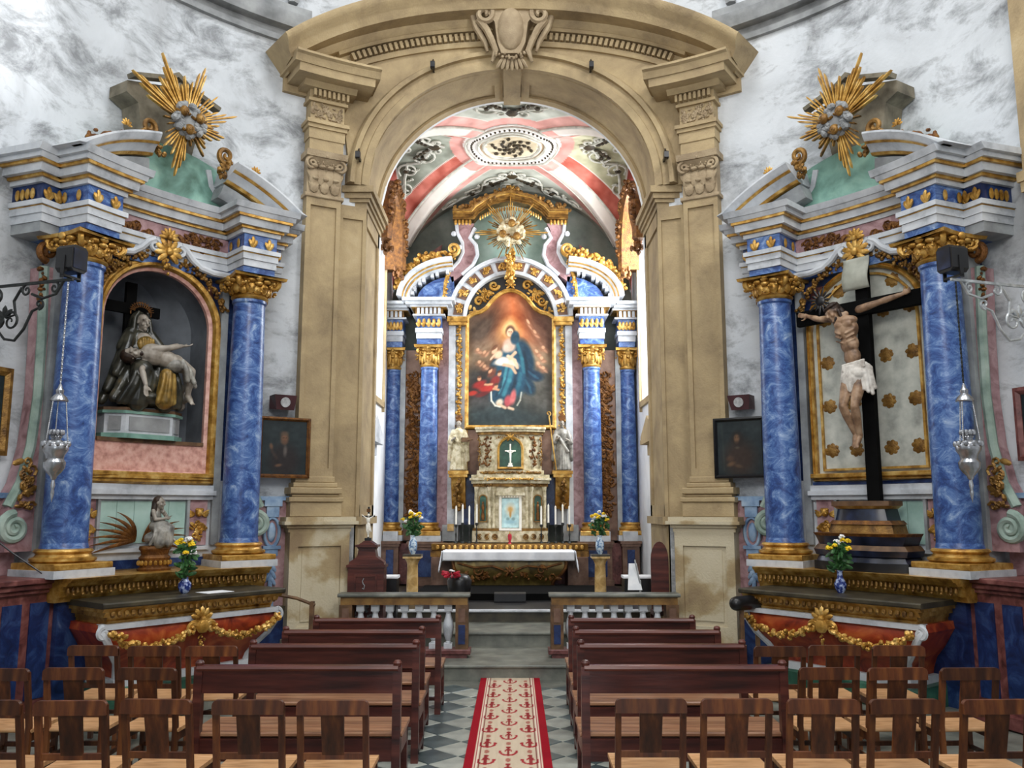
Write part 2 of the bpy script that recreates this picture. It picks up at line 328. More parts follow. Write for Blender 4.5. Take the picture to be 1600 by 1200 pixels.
obj('carpet',MB().box(-1.9,1.9,12.42,17.1,.47,.5),black,alt)
obj('upper_step',MB().box(-1.5,1.5,13.6,15.1,.5,.6),matte,alt); obj('floor_mat',MB().box(-.27,.21,13.3,13.58,.5,.63,bev=.01),black,alt)
# ---- nave wall
ARCA=2.02; 
def archz(s):
    x=R*sin(s/R); return 6.18+1.87*math.sqrt(max(0,1-(x/1.97)**2))
def lin(a,b,n): return [a+(b-a)*i/n for i in range(n+1)]
def wallseg(mb,s0,s1,z0,z1):
    xs=lin(s0,s1,max(2,int(abs(s1-s0)/.2))); mb.between(xs,[z0]*len(xs),[z1]*len(xs),0,.3)
for side,nm in ((-1,'left'),(1,'right')):
    mb=MB(); d=R*rad(1)
    for a,b,z0,z1 in ((22.0,41.2,0,8.2),(41.2,63.0,5.25,8.2),(41.2,63.0,0,.3),(63.0,127,0,8.2),(127,143,0,5.2),(127,143,7.7,8.2),(143,157,0,8.2)):
        wallseg(mb,side*a*d,side*b*d,z0,z1)
    st('wall_'+nm,mb,plaster,'stained white plaster wall curving round the nave on the '+nm,W=warp_arch)
    # high nave window behind the viewer
    wn=MB(.2)
    for f in (0,.5,1): wn.box(side*(127+15.5*f)*d,side*(127.5+15.5*f)*d,.1,.2,5.2,7.7)
    for z in (5.2,6.0,6.85,7.62): wn.box(side*127*d,side*143*d,.1,.18,z,z+.06)
    st('window_%d'%(1 if side<0 else 2),wn,iron,'iron window bars high in the nave wall',W=warp_arch)
wb=MB(); wallseg(wb,157*R*rad(1),203*R*rad(1),4.6,5.5); wallseg(wb,157*R*rad(1),203*R*rad(1),7.9,8.2); wallseg(wb,157*R*rad(1),162*R*rad(1),5.5,7.9); wallseg(wb,198*R*rad(1),203*R*rad(1),5.5,7.9)
st('wall_back',wb,plaster,'plaster wall with a high window over the entrance',W=warp_arch)
ent=MB(); ent.box(-2.5,-2.1,-4,1.3,0,4.7); ent.box(2.1,2.5,-4,1.3,0,4.7); ent.box(-2.5,2.5,-4,1.3,4.6,4.9)
st('wall_entrance',ent,plaster,'plaster side walls of the entrance bay')
# ---- ring cornice and dome
rg=MB(); pr=[(R+.2,7.98),(R-.06,7.98),(R-.06,8.06),(R-.02,8.06),(R-.02,8.16),(R-.16,8.16),(R-.2,8.26),(R-.2,8.34),(R-.1,8.36),(R-.1,8.5),(R+.2,8.5),(R+.2,7.98)]
rg.lathe(pr,0,YC,0,96,pi/2+rad(31),pi/2+2*pi-rad(31)); st('trim_1',rg,greystone,'grey stone cornice ringing the foot of the dome')
dm=MB(); dm.lathe([(R*cos(rad(a)),8.4+4.4*sin(rad(a))) for a in range(0,75,5)],0,YC,0,72); 
dome=st('ceiling',MB().add(dm.v,[f for f in dm.f if len(f)==4]),plaster,'white plastered dome over the nave',recalc=False)
rb=MB()
for k in range(16):
    a=2*pi*(k+.5)/16; rb.tube([((R-.06)*cos(rad(e))*cos(a),YC+(R-.06)*cos(rad(e))*sin(a),8.4+4.3*sin(rad(e))) for e in range(2,72,6)],.07,6)
obj('dome_rib',rb,greystone,dome,kind='stuff')
# ---- chancel arch (stone, follows the curved wall)
archp=thing('chancel_arch','tan stone arch with coffered soffit framing the chancel','arch',(0,11.4,0),kind='structure')
def arcpath(s0,s1,rr,cz,n):
    a0=math.asin(s0/rr); a1=math.asin(s1/rr); return [(rr*sin(a0+(a1-a0)*i/n),cz+rr*cos(a0+(a1-a0)*i/n)) for i in range(n+1)]
CZ=3.81
xs=sorted(set(lin(-3.2,3.2,40)+[-ARCA,ARCA])); lo=[archz(x) if abs(x)<ARCA else (6.18 if abs(x)<2.4 else 7.3) for x in xs]; hi=[CZ+math.sqrt(5.0**2-x*x) for x in xs]
obj('tympanum',MB().between(xs,lo,hi,-.06,.3),stone,archp,W=warp_arch)
def ellp(off,n=48,a0=0,a1=pi): return arc(0,6.18,ARCA+off,1.87+off,a0,a1,n)
mb=MB(); mb.frame([(-.0,.1),(-.0,-.16),(-.1,-.16),(-.11,-.13),(-.2,-.13),(-.21,-.19),(-.27,-.19),(-.3,-.12),(-.3,.1)],ellp(0))
obj('archivolt',mb,stone,archp,W=warp_arch)
def rake(mb,profile,r0,s0=-3.3,s1=3.3,n=44): mb.frame([(r-r0,y) for r,y in profile],arcpath(s0,s1,r0,CZ,n)); return mb
mb=MB(); rake(mb,[(4.86,.1),(4.86,-.2),(4.9,-.24),(4.95,-.26),(4.97,-.46),(5.05,-.5),(5.08,-.52),(5.14,-.6),(5.2,-.64),(5.24,-.64),(5.26,.1)],5.0,-3.28,3.28)
obj('segmental_cornice',mb,stone,archp,W=warp_arch)
mb=MB(); rake(mb,[(4.62,.1),(4.62,-.1),(4.69,-.12),(4.69,.1)],4.65,-2.35,2.35); rake(mb,[(4.82,.1),(4.82,-.17),(4.87,-.2),(4.87,.1)],4.85,-2.5,2.5)
obj('fascia',mb,stone,archp,W=warp_arch)
def seg_box(r0,r1,s,ds,y0,y1):
    a=s/4.76; da=ds/4.76; b=MB(); P=[]
    for rr in (r0,r1):
        for t in (a-da,a+da): P.append((rr*sin(t),CZ+rr*cos(t)))
    b.plate([P[0],P[1],P[3],P[2]],y0,y1); return b
for k in range(-29,30):
    s=k*.082
    if abs(s)<.42: continue
    obj('dentil',seg_box(4.70,4.80,s,.022,-.16,-.05),stone,archp,W=warp_arch,smooth=0)
# soffit and jambs with raised panel borders
def sofp(a,t,ro=0):
    X=(1.97+ro)*cos(a); z=6.18+(1.87+ro)*sin(a); yf=YC+math.sqrt(R*R-min(X*X,1.97**2))-.02; return (X,yf+(12.32-yf)*t,z)
def sofbox(mb,a0,a1,t0,t1,r0,r1,n=None):
    n=n or max(1,int(abs(a1-a0)/.07)); v=[]
    for i in range(n+1):
        a=a0+(a1-a0)*i/n; v+=[sofp(a,t0,r0),sofp(a,t1,r0),sofp(a,t1,r1),sofp(a,t0,r1)]
    f=[(0,1,2,3),(4*n+3,4*n+2,4*n+1,4*n)]
    for i in range(n):
        for j in range(4): f.append((4*i+j,4*i+4+j,4*i+4+(j+1)%4,4*i+(j+1)%4))
    return mb.add(v,f)
obj('soffit',sofbox(MB(),0,pi,0,1,.035,.25,48),stone,archp)
mb=MB(); sofbox(mb,0,pi,0,.16,-.0,.08,48); sofbox(mb,0,pi,.84,1,0,.08,48)
for a in (0,pi): sofbox(mb,a,a+.06*(1 if a==0 else -1),.16,.84,0,.08)
for a in (pi/2-.13,pi/2+.07): sofbox(mb,a,a+.06,.16,.84,0,.08)
obj('soffit_border',mb,stone,archp)
obj('keystone',MB().merge(sofbox(MB(),pi/2-.065,pi/2+.065,-.3,1.0,-.06,.2)),stone,archp)
for sg in (-1,1):
    X=sg*1.97; yf=YC+math.sqrt(R*R-1.97**2)-.02
    j=MB(); a,b=sorted((X+sg*.03,X+sg*.35)); j.box(a,b,yf,12.32,0,6.2)
    obj('jamb',j,stone,archp)
    j=MB(); a,b=sorted((X,X+sg*.06))
    for y0,y1,z0,z1 in ((yf,yf+.12,1.8,5.95),(12.18,12.32,1.8,5.95),(yf,12.32,5.7,5.95),(yf,12.32,1.8,1.95)): j.box(a,b,y0,y1,z0,z1)
    a2,b2=sorted((X-sg*.05,X+sg*.1)); j.box(a2,b2,yf-.04,12.34,1.7,1.8); j.box(a,b,yf,12.32,0,1.7)
    obj('jamb_border',j,stone,archp)
    j=MB()
    for z0,z1,e in ((5.9,5.97,.02),(5.97,6.02,.05),(6.02,6.09,.08),(6.09,6.18,.12)):
        a,b=sorted((X-sg*e,X+sg*.3)); j.box(a,b,yf-.02-e,12.34,z0,z1)
    obj('impost',j,stone,archp)
# keystone cartouche
mb=MB(); mb.plate([(-.16,8.14),(.12,8.14),(.2,8.3),(.24,8.6),(.34,8.72),(.3,8.84),(.1,8.9),(-.12,8.9),(-.32,8.84),(-.36,8.72),(-.26,8.6),(-.22,8.3)],-.42,-.05)
mb.ell((-.02,-.42,8.5),(.2,.1,.32),None,12,8)
obj('cartouche_shield',mb,stone_carved,archp,W=warp_arch)
mb=MB()
for sg in (-1,1):
    spiral(mb,sg*.42,8.72,.15,1.4,pi/2,-.4,.055,sg,None,.15); spiral(mb,sg*.36,8.94,.12,1.2,-pi/2,-.42,.05,-sg,None,.15)
    mb.tube([(sg*.5,-.36,8.66),(sg*.38,-.38,8.5),(sg*.3,-.38,8.34),(sg*.24,-.36,8.2),(sg*.3,-.34,8.05)],[.06,.055,.05,.05,.02],8)
    mb.tube([(sg*.6,-.3,8.78),(sg*.52,-.3,8.55),(sg*.4,-.3,8.36),(sg*.36,-.3,8.22)],[.05,.05,.04,.02],8)
    garland(mb,[(sg*.22,-.38,8.14),(0,-.4,8.06)],.05,10,5); leaf(mb,sg*.6,8.8,-.35,.6 if sg>0 else pi-.6,.2,.1,.05)
for k in range(7): leaf(mb,-.12+.04*k,8.12,-.34,-pi/2+(k-3)*.2,.2,.06,.04)
obj('cartouche_scrolls',mb,stone_carved,archp,W=warp_arch)
# ---- pilasters carrying the arch
def pilaster(sd):
    p=thing('stone_pilaster','tan stone pilaster with carved capital on the %s of the chancel arch'%('left' if sd<0 else 'right'),'pilaster',(sd*2.45,10.8,0),kind='structure')
    W=lambda q:warp_arch((sd*q[0],q[1],q[2]))
    def P(name,mb,m=stone): return obj(name,mb,m,p,W=W)
    a=MB(.15); a.box(2.40,2.87,-.12,0,2.3,5.95); a.box(2.02,2.41,-.03,.1,1.8,5.9)
    P('shaft',a)
    b=MB(.15)
    for x0,x1,z0,z1 in ((2.40,2.46,2.3,5.95),(2.81,2.87,2.3,5.95),(2.46,2.81,2.3,2.4),(2.46,2.81,5.8,5.95)): b.box(x0,x1,-.155,-.12,z0,z1)
    for x0,x1,z0,z1 in ((2.02,2.07,1.8,5.9),(2.34,2.40,1.8,5.9),(2.07,2.34,5.72,5.9)): b.box(x0,x1,-.06,-.03,z0,z1)
    P('panel_border',b)
    b=MB(.15)
    for z0,z1,e in ((1.8,1.98,.1),(1.98,2.04,.12),(2.04,2.08,.07),(2.08,2.16,.1),(2.16,2.22,.05),(2.22,2.3,.02)): b.box(2.40-e,2.87+e,-.155-e,0,z0,z1,bev=.012)
    P('base',b)
    b=MB(.15); b.box(2.19,2.97,-.26,0,.35,1.62); 
    for z0,z1,e in ((1.62,1.67,.02),(1.67,1.71,.05),(1.71,1.75,.1),(1.75,1.8,.07)): b.box(2.19-e,2.97+e,-.26-e,0,z0,z1)
    b.box(2.13,3.03,-.32,0,0,.3); b.box(2.16,3.0,-.29,0,.3,.36)
    for x0,x1,z0,z1 in ((2.19,2.30,.36,1.62),(2.86,2.97,.36,1.62),(2.30,2.86,1.45,1.62),(2.30,2.86,.36,.5)): b.box(x0,x1,-.29,-.26,z0,z1)
    P('pedestal',b,stone_worn); 
    b=MB(.15); b.box(2.36,2.80,-.272,-.25,.56,1.4); P('pedestal_panel',b,stone_worn)
    # capital
    b=MB(.15); b.prof([(0,5.9),(-.15,5.9),(-.15,6.3),(-.24,6.42),(0,6.42)],2.40,2.87); b.box(2.37,2.90,-.18,0,5.9,5.95,bev=.01)
    b.prof([(0,6.42),(-.26,6.42),(-.28,6.5),(0,6.5)],2.35,2.92)
    for row,(z,l,n) in enumerate(((5.96,.2,3),(6.06,.26,4))):
        for k in range(n):
            x=2.42+.43*(k+.5)/n; leaf(b,x,z,-.17-.02*row,pi/2,l,.14,.035); b.ell((x,-.21-.02*row,z+l*.92),(.05,.035,.03))
            for sg in (-1,1): leaf(b,x,z+.03,-.165-.02*row,pi/2+sg*.45,l*.75,.07,.03)
    for x,h in ((2.44,1),(2.83,-1)): spiral(b,x,6.33,.085,1.5,pi/2,-.22,.026,h); 
    shell(b,2.635,6.44,-.24,.09,7,0,pi); garland(b,[(2.5,-.23,6.34),(2.77,-.23,6.34)],.03,14,3)
    P('capital',b,stone_carved)
    # entablature over the pilaster
    b=MB(.15); b.box(2.40,2.87,-.2,0,6.5,6.68); b.box(2.385,2.885,-.215,0,6.68,6.82); b.box(2.36,2.91,-.24,0,6.82,6.87); b.box(2.34,2.93,-.27,0,6.87,6.92); b.box(2.40,2.87,-.2,0,6.92,7.2)
    b.box(2.36,2.91,-.24,0,7.18,7.22); b.box(2.38,2.89,-.22,0,7.22,7.34)
    b.prof([(0,7.34),(-.3,7.34),(-.34,7.38),(-.36,7.4),(0,7.4)],2.26,3.01); b.prof([(0,7.4),(-.52,7.4),(-.54,7.5),(0,7.5)],2.05,3.16); b.prof([(0,7.5),(-.56,7.5),(-.6,7.58),(-.64,7.6),(-.64,7.63),(0,7.66)],1.98,3.24)
    P('entablature',b)
    for k in range(8): P('dentil',MB().box(2.36+.066*k,2.395+.066*k,-.29,-.2,7.24,7.33))
    b=MB(); foliage(b,2.44,2.84,6.96,7.15,-.21,46,.075,7); P('frieze_foliage',b,stone_carved)
for sd in (-1,1): pilaster(sd)
# a further stone pilaster strip at the right edge of the view, with a cable beside it
mb=MB(.15); d=R*rad(1); mb.box(71.3*d,76*d,-.12,0,0,8.0)
for z0,z1,e in ((5.0,5.1,.04),(4.9,5.0,.02)): mb.box(71.3*d-e,76*d+e,-.12-e,0,z0,z1)
st('trim_2',mb,stone,'stone pilaster strip at the right edge of the nave wall',W=warp_arch)
mb=MB(); mb.tube([warp_arch((70.9*d,-.03,z)) for z in (2.5,4,5.5,7,8)],.03,6); st('trim_3',mb,iron,'dark cable running up the right nave wall')
# ---- chancel walls
CA=2.45; Y0=12.32; Y1=17.1; YM=(Y0+Y1)/2; CB=(Y1-Y0)/2; SPR=6.0; RISE=2.4
def lunz(t): return SPR+RISE*math.sqrt(max(0,1-t*t))
for sd,nm in ((-1,'chancel_left'),(1,'chancel_right')):
    mb=MB()
    def seg(y0,y1,zl,zh):
        xs=lin(y0,y1,max(2,int((y1-y0)/.12))); mb.between(xs,[zl]*len(xs),[(lunz((x-YM)/CB)+.05 if zh is None else zh) for x in xs],0,-sd*.4)
    seg(Y0,14.3,0,None); seg(16.0,Y1,0,None); seg(14.3,16.0,0,3.9); seg(14.3,16.0,7.6,None)
    st('wall_'+nm,mb,plaster_in,'white side wall of the chancel on the '+nm[8:],M=Matrix.Translation((sd*CA,0,0))@ROT90)
xs=lin(-CA,CA,60); mb=MB(); mb.between(xs,[(6.18+1.87*math.sqrt(1-(x/1.97)**2)+.02 if abs(x)<1.97 else 0) for x in xs],[lunz(x/CA)+.1 for x in xs],12.3,12.42)
st('wall_chancel_front',mb,plaster_in,'inner face of the wall over the chancel arch')
mb=MB(); mb.between(xs,[0]*len(xs),[lunz(x/CA)+.1 for x in xs],17.1,17.3); st('wall_chancel_back',mb,lun,'grey-green painted lunette wall behind the retable')
# ---- groin vault with painted panels
def vz(p,q_): return SPR+RISE*max(math.sqrt(max(0,1-p*p)),math.sqrt(max(0,1-q_*q_)))
NV=190
def vpt(i,j):
    p=i*2-1; q_=j*2-1; d=abs(abs(p)-abs(q_)); r=math.hypot(p,q_)
    rel=.035 if (d<.1 or r<.33) else 0
    return (p*CA,YM+q_*CB,vz(p,q_)-rel)
mb=MB().grid(vpt,NV,NV); vme=mesh(mb,recalc=False,smooth=60)
def srgb(a):
    a=np.asarray(a,float)/255; return np.where(a<.04045,a/12.92,((a+.055)/1.055)**2.4)
def set_cols(me,rgb):        # rgb: (n,3) sRGB 0-255 per vertex
    at=me.color_attributes.new('Col','FLOAT_COLOR','POINT'); d=np.ones((len(rgb),4),np.float32); d[:,:3]=srgb(np.clip(rgb,0,255)); at.data.foreach_set('color',d.ravel())
def vnoise(x,y,seed=0,oct=4):
    rs=np.random.RandomState(seed); out=np.zeros_like(x,float); amp=1
    for o_ in range(oct):
        g=rs.rand(64,64); f=2**o_; xi=np.mod(x*f,63); yi=np.mod(y*f,63); a=xi.astype(int); b=yi.astype(int); u=xi-a; v=yi-b; u=u*u*(3-2*u); v=v*v*(3-2*v)
        out+=amp*((g[b,a]*(1-u)+g[b,(a+1)%64]*u)*(1-v)+(g[(b+1)%64,a]*(1-u)+g[(b+1)%64,(a+1)%64]*u)*v-.5); amp*=.5
    return out
g=np.linspace(-1,1,NV+1); Pq,Qq=np.meshgrid(g,g); P_=Pq.ravel(); Q_=Qq.ravel(); D=np.abs(np.abs(P_)-np.abs(Q_)); Rr=np.hypot(P_,Q_); Mx=np.maximum(abs(P_),abs(Q_)); nz=vnoise(P_*9+20,Q_*9+20,3)
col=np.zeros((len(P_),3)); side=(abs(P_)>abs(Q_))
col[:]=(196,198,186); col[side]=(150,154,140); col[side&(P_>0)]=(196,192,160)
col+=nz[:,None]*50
def put(mask,c,n=30): col[mask]=np.array(c)+nz[mask][:,None]*n
redv=np.where(nz>.05,1,0)
put(D<.26,(226,166,156),50); put((D<.26)&side,(196,104,88),70); put(D<.10,(232,222,212),20)
put((D>.255)&(D<.272),(236,228,218),10)
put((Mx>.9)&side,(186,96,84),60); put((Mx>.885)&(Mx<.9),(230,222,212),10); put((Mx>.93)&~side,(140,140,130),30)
put(Rr<.46,(222,160,150),40); put(Rr<.36,(236,230,224),12); put(Rr<.25,(190,166,140),30); put((Rr<.22)&(Rr>.19),(238,230,220),10); put(Rr<.19,(206,190,160),30)
put(((P_*14).astype(int)%2==0)&(Rr<.0),(0,0,0))
set_cols(vme,col); vault=link('ceiling_chancel',vme,vaultm); props(vault,label='painted groin vault over the chancel with pink bands and round centre',kind='structure')
def onv(p,q_,h=.03): return Vector((p*CA,YM+q_*CB,vz(p,q_)-h))
def vtube(mb,pq,r,h=.03,n=5): mb.tube([onv(a,b,h) for a,b in pq],r,n)
def vspiral(mb,p,q_,r,turns,a0,hand,t):
    n=int(12*turns)+3; vtube(mb,[(p+r*(1-.85*i/n)*cos(a0+hand*2*pi*turns*i/n),q_+r*(1-.85*i/n)*sin(a0+hand*2*pi*turns*i/n)) for i in range(n+1)],t)
reliefm=mat('stucco_relief',['b0aea2','cbc9bd','dcdacf'],scale=8,rough=.8); darkleaf=mat('bronze_leaf',['2a2418','4a3c24'],scale=10,rough=.6)
for k in range(4):
    R4=[(1,0,0,1),(0,-1,1,0),(-1,0,0,-1),(0,1,-1,0)][k]; T=lambda p,q_:(R4[0]*p+R4[1]*q_,R4[2]*p+R4[3]*q_)
    mb=MB(); dk=MB()
    for sg in (-1,1):
        for (p,q_,r,h,tu) in ((.66,.14,.10,1,1.6),(.80,.33,.085,-1,1.5),(.79,.06,.06,-1,1.2),(.84,.5,.06,1,1.2),(.56,.08,.05,-1,1.2)):
            a,b=T(p,sg*q_); vspiral(mb,a,b,r,tu,.5+k,h*sg,.022)
        vtube(mb,[T(.5,.0),T(.6,sg*.05),T(.7,sg*.24),T(.8,sg*.25),T(.84,sg*.42),T(.86,sg*.58)],.028)
        for i in range(10):
            a,b=T(.6+.026*i,sg*(.05+.05*i)+.02*(-1)**i); c=onv(a,b,.03); mb.ell(c,(.07,.035,.02),rotm(0,i*1.1),5,4)
        for i in range(5):
            a,b=T(.63+.025*i,sg*(.05+.028*i)); dk.ell(onv(a,b,.05),(.055,.04,.025),rotm(0,i),6,4)
        a,b=T(.82,sg*.33); dk.ell(onv(a,b,.05),(.07,.07,.03),None,6,4); a,b=T(.67,sg*.17); dk.ell(onv(a,b,.05),(.06,.06,.03),None,6,4)
    a,b=T(.57,0); dk.ell(onv(a,b,.05),(.12,.12,.03),None,6,4)
    obj('stucco_scrollwork',mb,reliefm,vault); obj('painted_leaf_sprig',dk,darkleaf,vault)
mb=MB(); dk=MB()
for rr,t in ((.25,.03),(.21,.025),(.345,.02)): mb.tube([onv(rr*cos(a),rr*sin(a),.04) for a in lin(0,2*pi,40)[:-1]],t,6,True)
for i in range(54):
    a=2*pi*i/54; c=onv(.3*cos(a),.3*sin(a),.05); dk.ell(c,(.022,.022,.02),None,5,4)
for i in range(6):
    a0=i*pi/3
    for j in range(5):
        rr=.04+.028*j; a=a0+.35*j; dk.ell(onv(rr*cos(a),rr*sin(a),.05),(.05,.035,.03),rotm(0,a+.8),6,4)
obj('medallion_ring',mb,reliefm,vault); obj('medallion_rosette',dk,darkleaf,vault)
for sp in (-1,1):
    for sq in (-1,1):
        for dd in (-.105,.105):
            mb=MB(); vtube(mb,[(sp*(.3+.66*i/14+(dd if dd<0 else 0)),sq*(.3+.66*i/14-(dd if dd>0 else 0))) for i in range(15)],.025,.02,6); obj('rib_edge',mb,reliefm,vault)
# ---- chancel windows with lattice, gilded hoods, doors
for sd in (-1,1):
    nm='left' if sd<0 else 'right'; M=Matrix.Translation((sd*CA,0,0))@ROT90
    y=lambda a:-sd*a          # a>0 into the wall
    wn=thing('window_%d'%(3 if sd<0 else 4),'tall leaded window in the %s chancel wall'%nm,'window',(sd*CA,15.1,3.9),kind='structure')
    for yy in lin(14.5,15.8,4): obj('mullion',MB().box(yy-.008,yy+.008,min(y(.37),y(.39)),max(y(.37),y(.39)),3.9,7.6),iron,wn,M=M)
    for z in lin(3.92,7.58,10): obj('glazing_bar',MB().box(14.3,16.0,min(y(.37),y(.39)),max(y(.37),y(.39)),z-.008,z+.008),iron,wn,M=M)
    mb=MB()
    for y0,y1,z0,z1 in ((14.2,14.29,3.7,7.6),(16.01,16.06,3.7,7.6),(14.15,16.1,3.78,3.89)): mb.box(y0,y1,min(y(-.05),y(0)),max(y(-.05),y(0)),z0,z1)
    obj('surround',mb,stone,wn,M=M)
    hd=thing('window_hood','carved and gilded wooden hood over the %s chancel window'%nm,'hood',(sd*2.2,15.1,6.6))
    mb=MB(); prf=[(0,y(0)),(0,y(-.34)),(-.1,y(-.4)),(-.2,y(-.34)),(-.22,y(0))]
    mb.frame(prf,[(15.98,6.45)]+arc(15.1,6.75,.88,.85,0,pi,18)+[(14.22,6.45)]); obj('hood_moulding',mb,gold_brown,hd,M=M)
    g_=MB(); rd=random.Random(5)
    for i in range(70):
        a=pi*rd.random(); rr=.95+.15*rd.random(); g_.ell((15.1+rr*cos(a),y(-.36-.05*rd.random()),6.75+rr*sin(a)*.95),(.06,.045,.045),rotm(rd.random()*3,rd.random()*3),6,4)
    for yy in (14.25,15.95):
        for i in range(14): g_.ell((yy+rd.gauss(0,.04),y(-.3+rd.gauss(0,.05)),6.45-.2*rd.random()),(.05,.04,.06),None,6,4)
    obj('carved_foliage',g_,gold_brown,hd,M=M)
    # doorway with pediment
    dr=thing('door_%d'%(1 if sd<0 else 2),'side doorway with moulded stone surround in the %s chancel wall'%nm,'door',(sd*CA,14.0,.33),kind='structure')
    mb=MB()
    for y0,y1,z0,z1,e in ((13.45,13.6,.33,2.7,.1),(14.5,14.65,.33,2.7,.1),(13.45,14.65,2.55,2.8,.1),(13.38,14.72,2.98,3.06,.25),(13.45,14.65,2.8,2.98,.14)): mb.box(y0,y1,min(y(-e),y(0)),max(y(-e),y(0)),z0,z1)
    pl=[(13.38,3.06),(14.72,3.06),(14.72,3.12),(14.05,3.42),(13.38,3.12)]; mb.plate(pl,min(y(-.24),y(0)),max(y(-.24),y(0)))
    obj('surround',mb,stone if sd>0 else white,dr,M=M)
    mb=MB(); mb.plate([(13.6,.33),(14.5,.33)]+arc(14.05,2.1,.45,.42,0,pi,10),min(y(-.03),y(0)),max(y(-.03),y(0))); obj('door_leaf',mb,wood if sd>0 else greystone,dr,M=M)
    mb=MB()
    for z0,z1 in ((.5,1.2),(1.3,2.2)):
        for y0,y1 in ((13.68,14.0),(14.1,14.42)): mb.box(y0,y1,min(y(-.05),y(-.03)),max(y(-.05),y(-.03)),z0,z1)
    obj('door_panel',mb,wood if sd>0 else greystone,dr,M=M)
sage=mat('sage_paint',['71857a','93a69a','aebdb2'],scale=5,rough=.6)
drab=mat('drab_stone',['4c463a','6f6858','8a8270'],scale=5,rough=.8)
# ================================================================ SIDE ALTARS
def col_meshes(r,z0,z1,z2,z3,z4):    # plinth z0-z1, base z1-z2, shaft z2-z3, capital z3-z4
    H_=z3-z2; sh=MB(); sh.lathe([(r*1.06,z2),(r*1.0,z2+.05)]+[(r*(1-.13*t**1.8),z2+.05+(H_-.1)*t) for t in lin(0,1,10)]+[(r*.95,z3-.03),(r*.95,z3)],0,0,0,32)
    ba=MB(); h=z2-z1; ba.lathe([(r*1.3,z1),(r*1.42,z1+.15*h),(r*1.42,z1+.3*h),(r*1.22,z1+.42*h),(r*1.15,z1+.6*h),(r*1.2,z1+.68*h),(r*1.28,z1+.8*h),(r*1.2,z1+.95*h),(r*1.06,z2)],0,0,0,32)
    pg=MB(); e=r*1.5; pg.box(-e,e,-e,e,z0+(z1-z0)*.55,z1,bev=.01)
    pl=MB(); e=r*1.58; pl.box(-e,e,-e,e,z0,z0+(z1-z0)*.55)
    ca=MB(); h=z4-z3
    ca.lathe([(r*.92,z3),(r*1.05,z3+.03),(r*.9,z3+.06),(r*.95,z3+.5*h),(r*1.2,z3+.88*h),(r*1.1,z3+.9*h)],0,0,0,20)
    for row,(zz,l,rr,off) in enumerate(((.05,.5*h,1.0,0),(.2*h,.62*h,1.06,.5))):
        for k in range(8):
            a=2*pi*(k+off)/8; t=MB(); leaf(t,0,z3+zz,-r*rr,pi/2,l,r*.62,r*.16); t.ell((0,-r*(rr+.22),z3+zz+l*.92),(r*.24,r*.2,r*.13))
            ca.merge(t,Matrix.Rotation(a,4,'Z'))
    for k in range(4):
        a=pi/4+k*pi/2; t=MB()
        for i in (0,):
            n=18; p=[]
            for j in range(n+1):
                u_=j/n; rr=r*.34*(1-.85*u_); q=pi/2-2*pi*1.4*u_; p.append((0,-r*1.42-rr*cos(q),z3+.72*h+rr*sin(q)))
            t.tube(p,[r*.15*(1-.4*j/n) for j in range(n+1)],6)
        ca.merge(t,Matrix.Rotation(a,4,'Z'))
    for k in range(4):
        t=MB(); garland(t,[(-r*.9,-r*1.25,z3+.7*h),(0,-r*1.3,z3+.35*h),(r*.9,-r*1.25,z3+.7*h)],r*.16,14,k+3); t.ell((0,-r*1.3,z4-.12*h),(r*.24,r*.16,r*.2)); ca.merge(t,Matrix.Rotation(k*pi/2,4,'Z'))
    pts=[]; 
    for k in range(4):
        for t in (-1,-.5,0,.5,1):
            q=r*(1.28+.22*abs(t)**2); v=Vector((t*q,-q,0)); v=Matrix.Rotation(k*pi/2,3,'Z')@v; pts.append(v)
    n=len(pts); ca.add([(p.x,p.y,z4-.13*h) for p in pts]+[(p.x*1.04,p.y*1.04,z4) for p in pts],[tuple(range(n))[::-1],tuple(range(n,2*n))]+[(i,(i+1)%n,n+(i+1)%n,n+i) for i in range(n)])
    return [mesh(sh),mesh(ca,smooth=50),mesh(ba),mesh(pg),mesh(pl)]
def column(parent,ms,M,shaft_mat,capm,basem,plm,label=None):
    for m_,k in zip(ms,(shaft_mat,capm,basem,basem,plm)):
        if not m_.materials: m_.materials.append(k)
    c=inst('column',ms[0],parent,M)
    for nm,me in zip(('capital','column_base','base_block','plinth'),ms[1:]): link(nm,me,None,c,True)
    return c
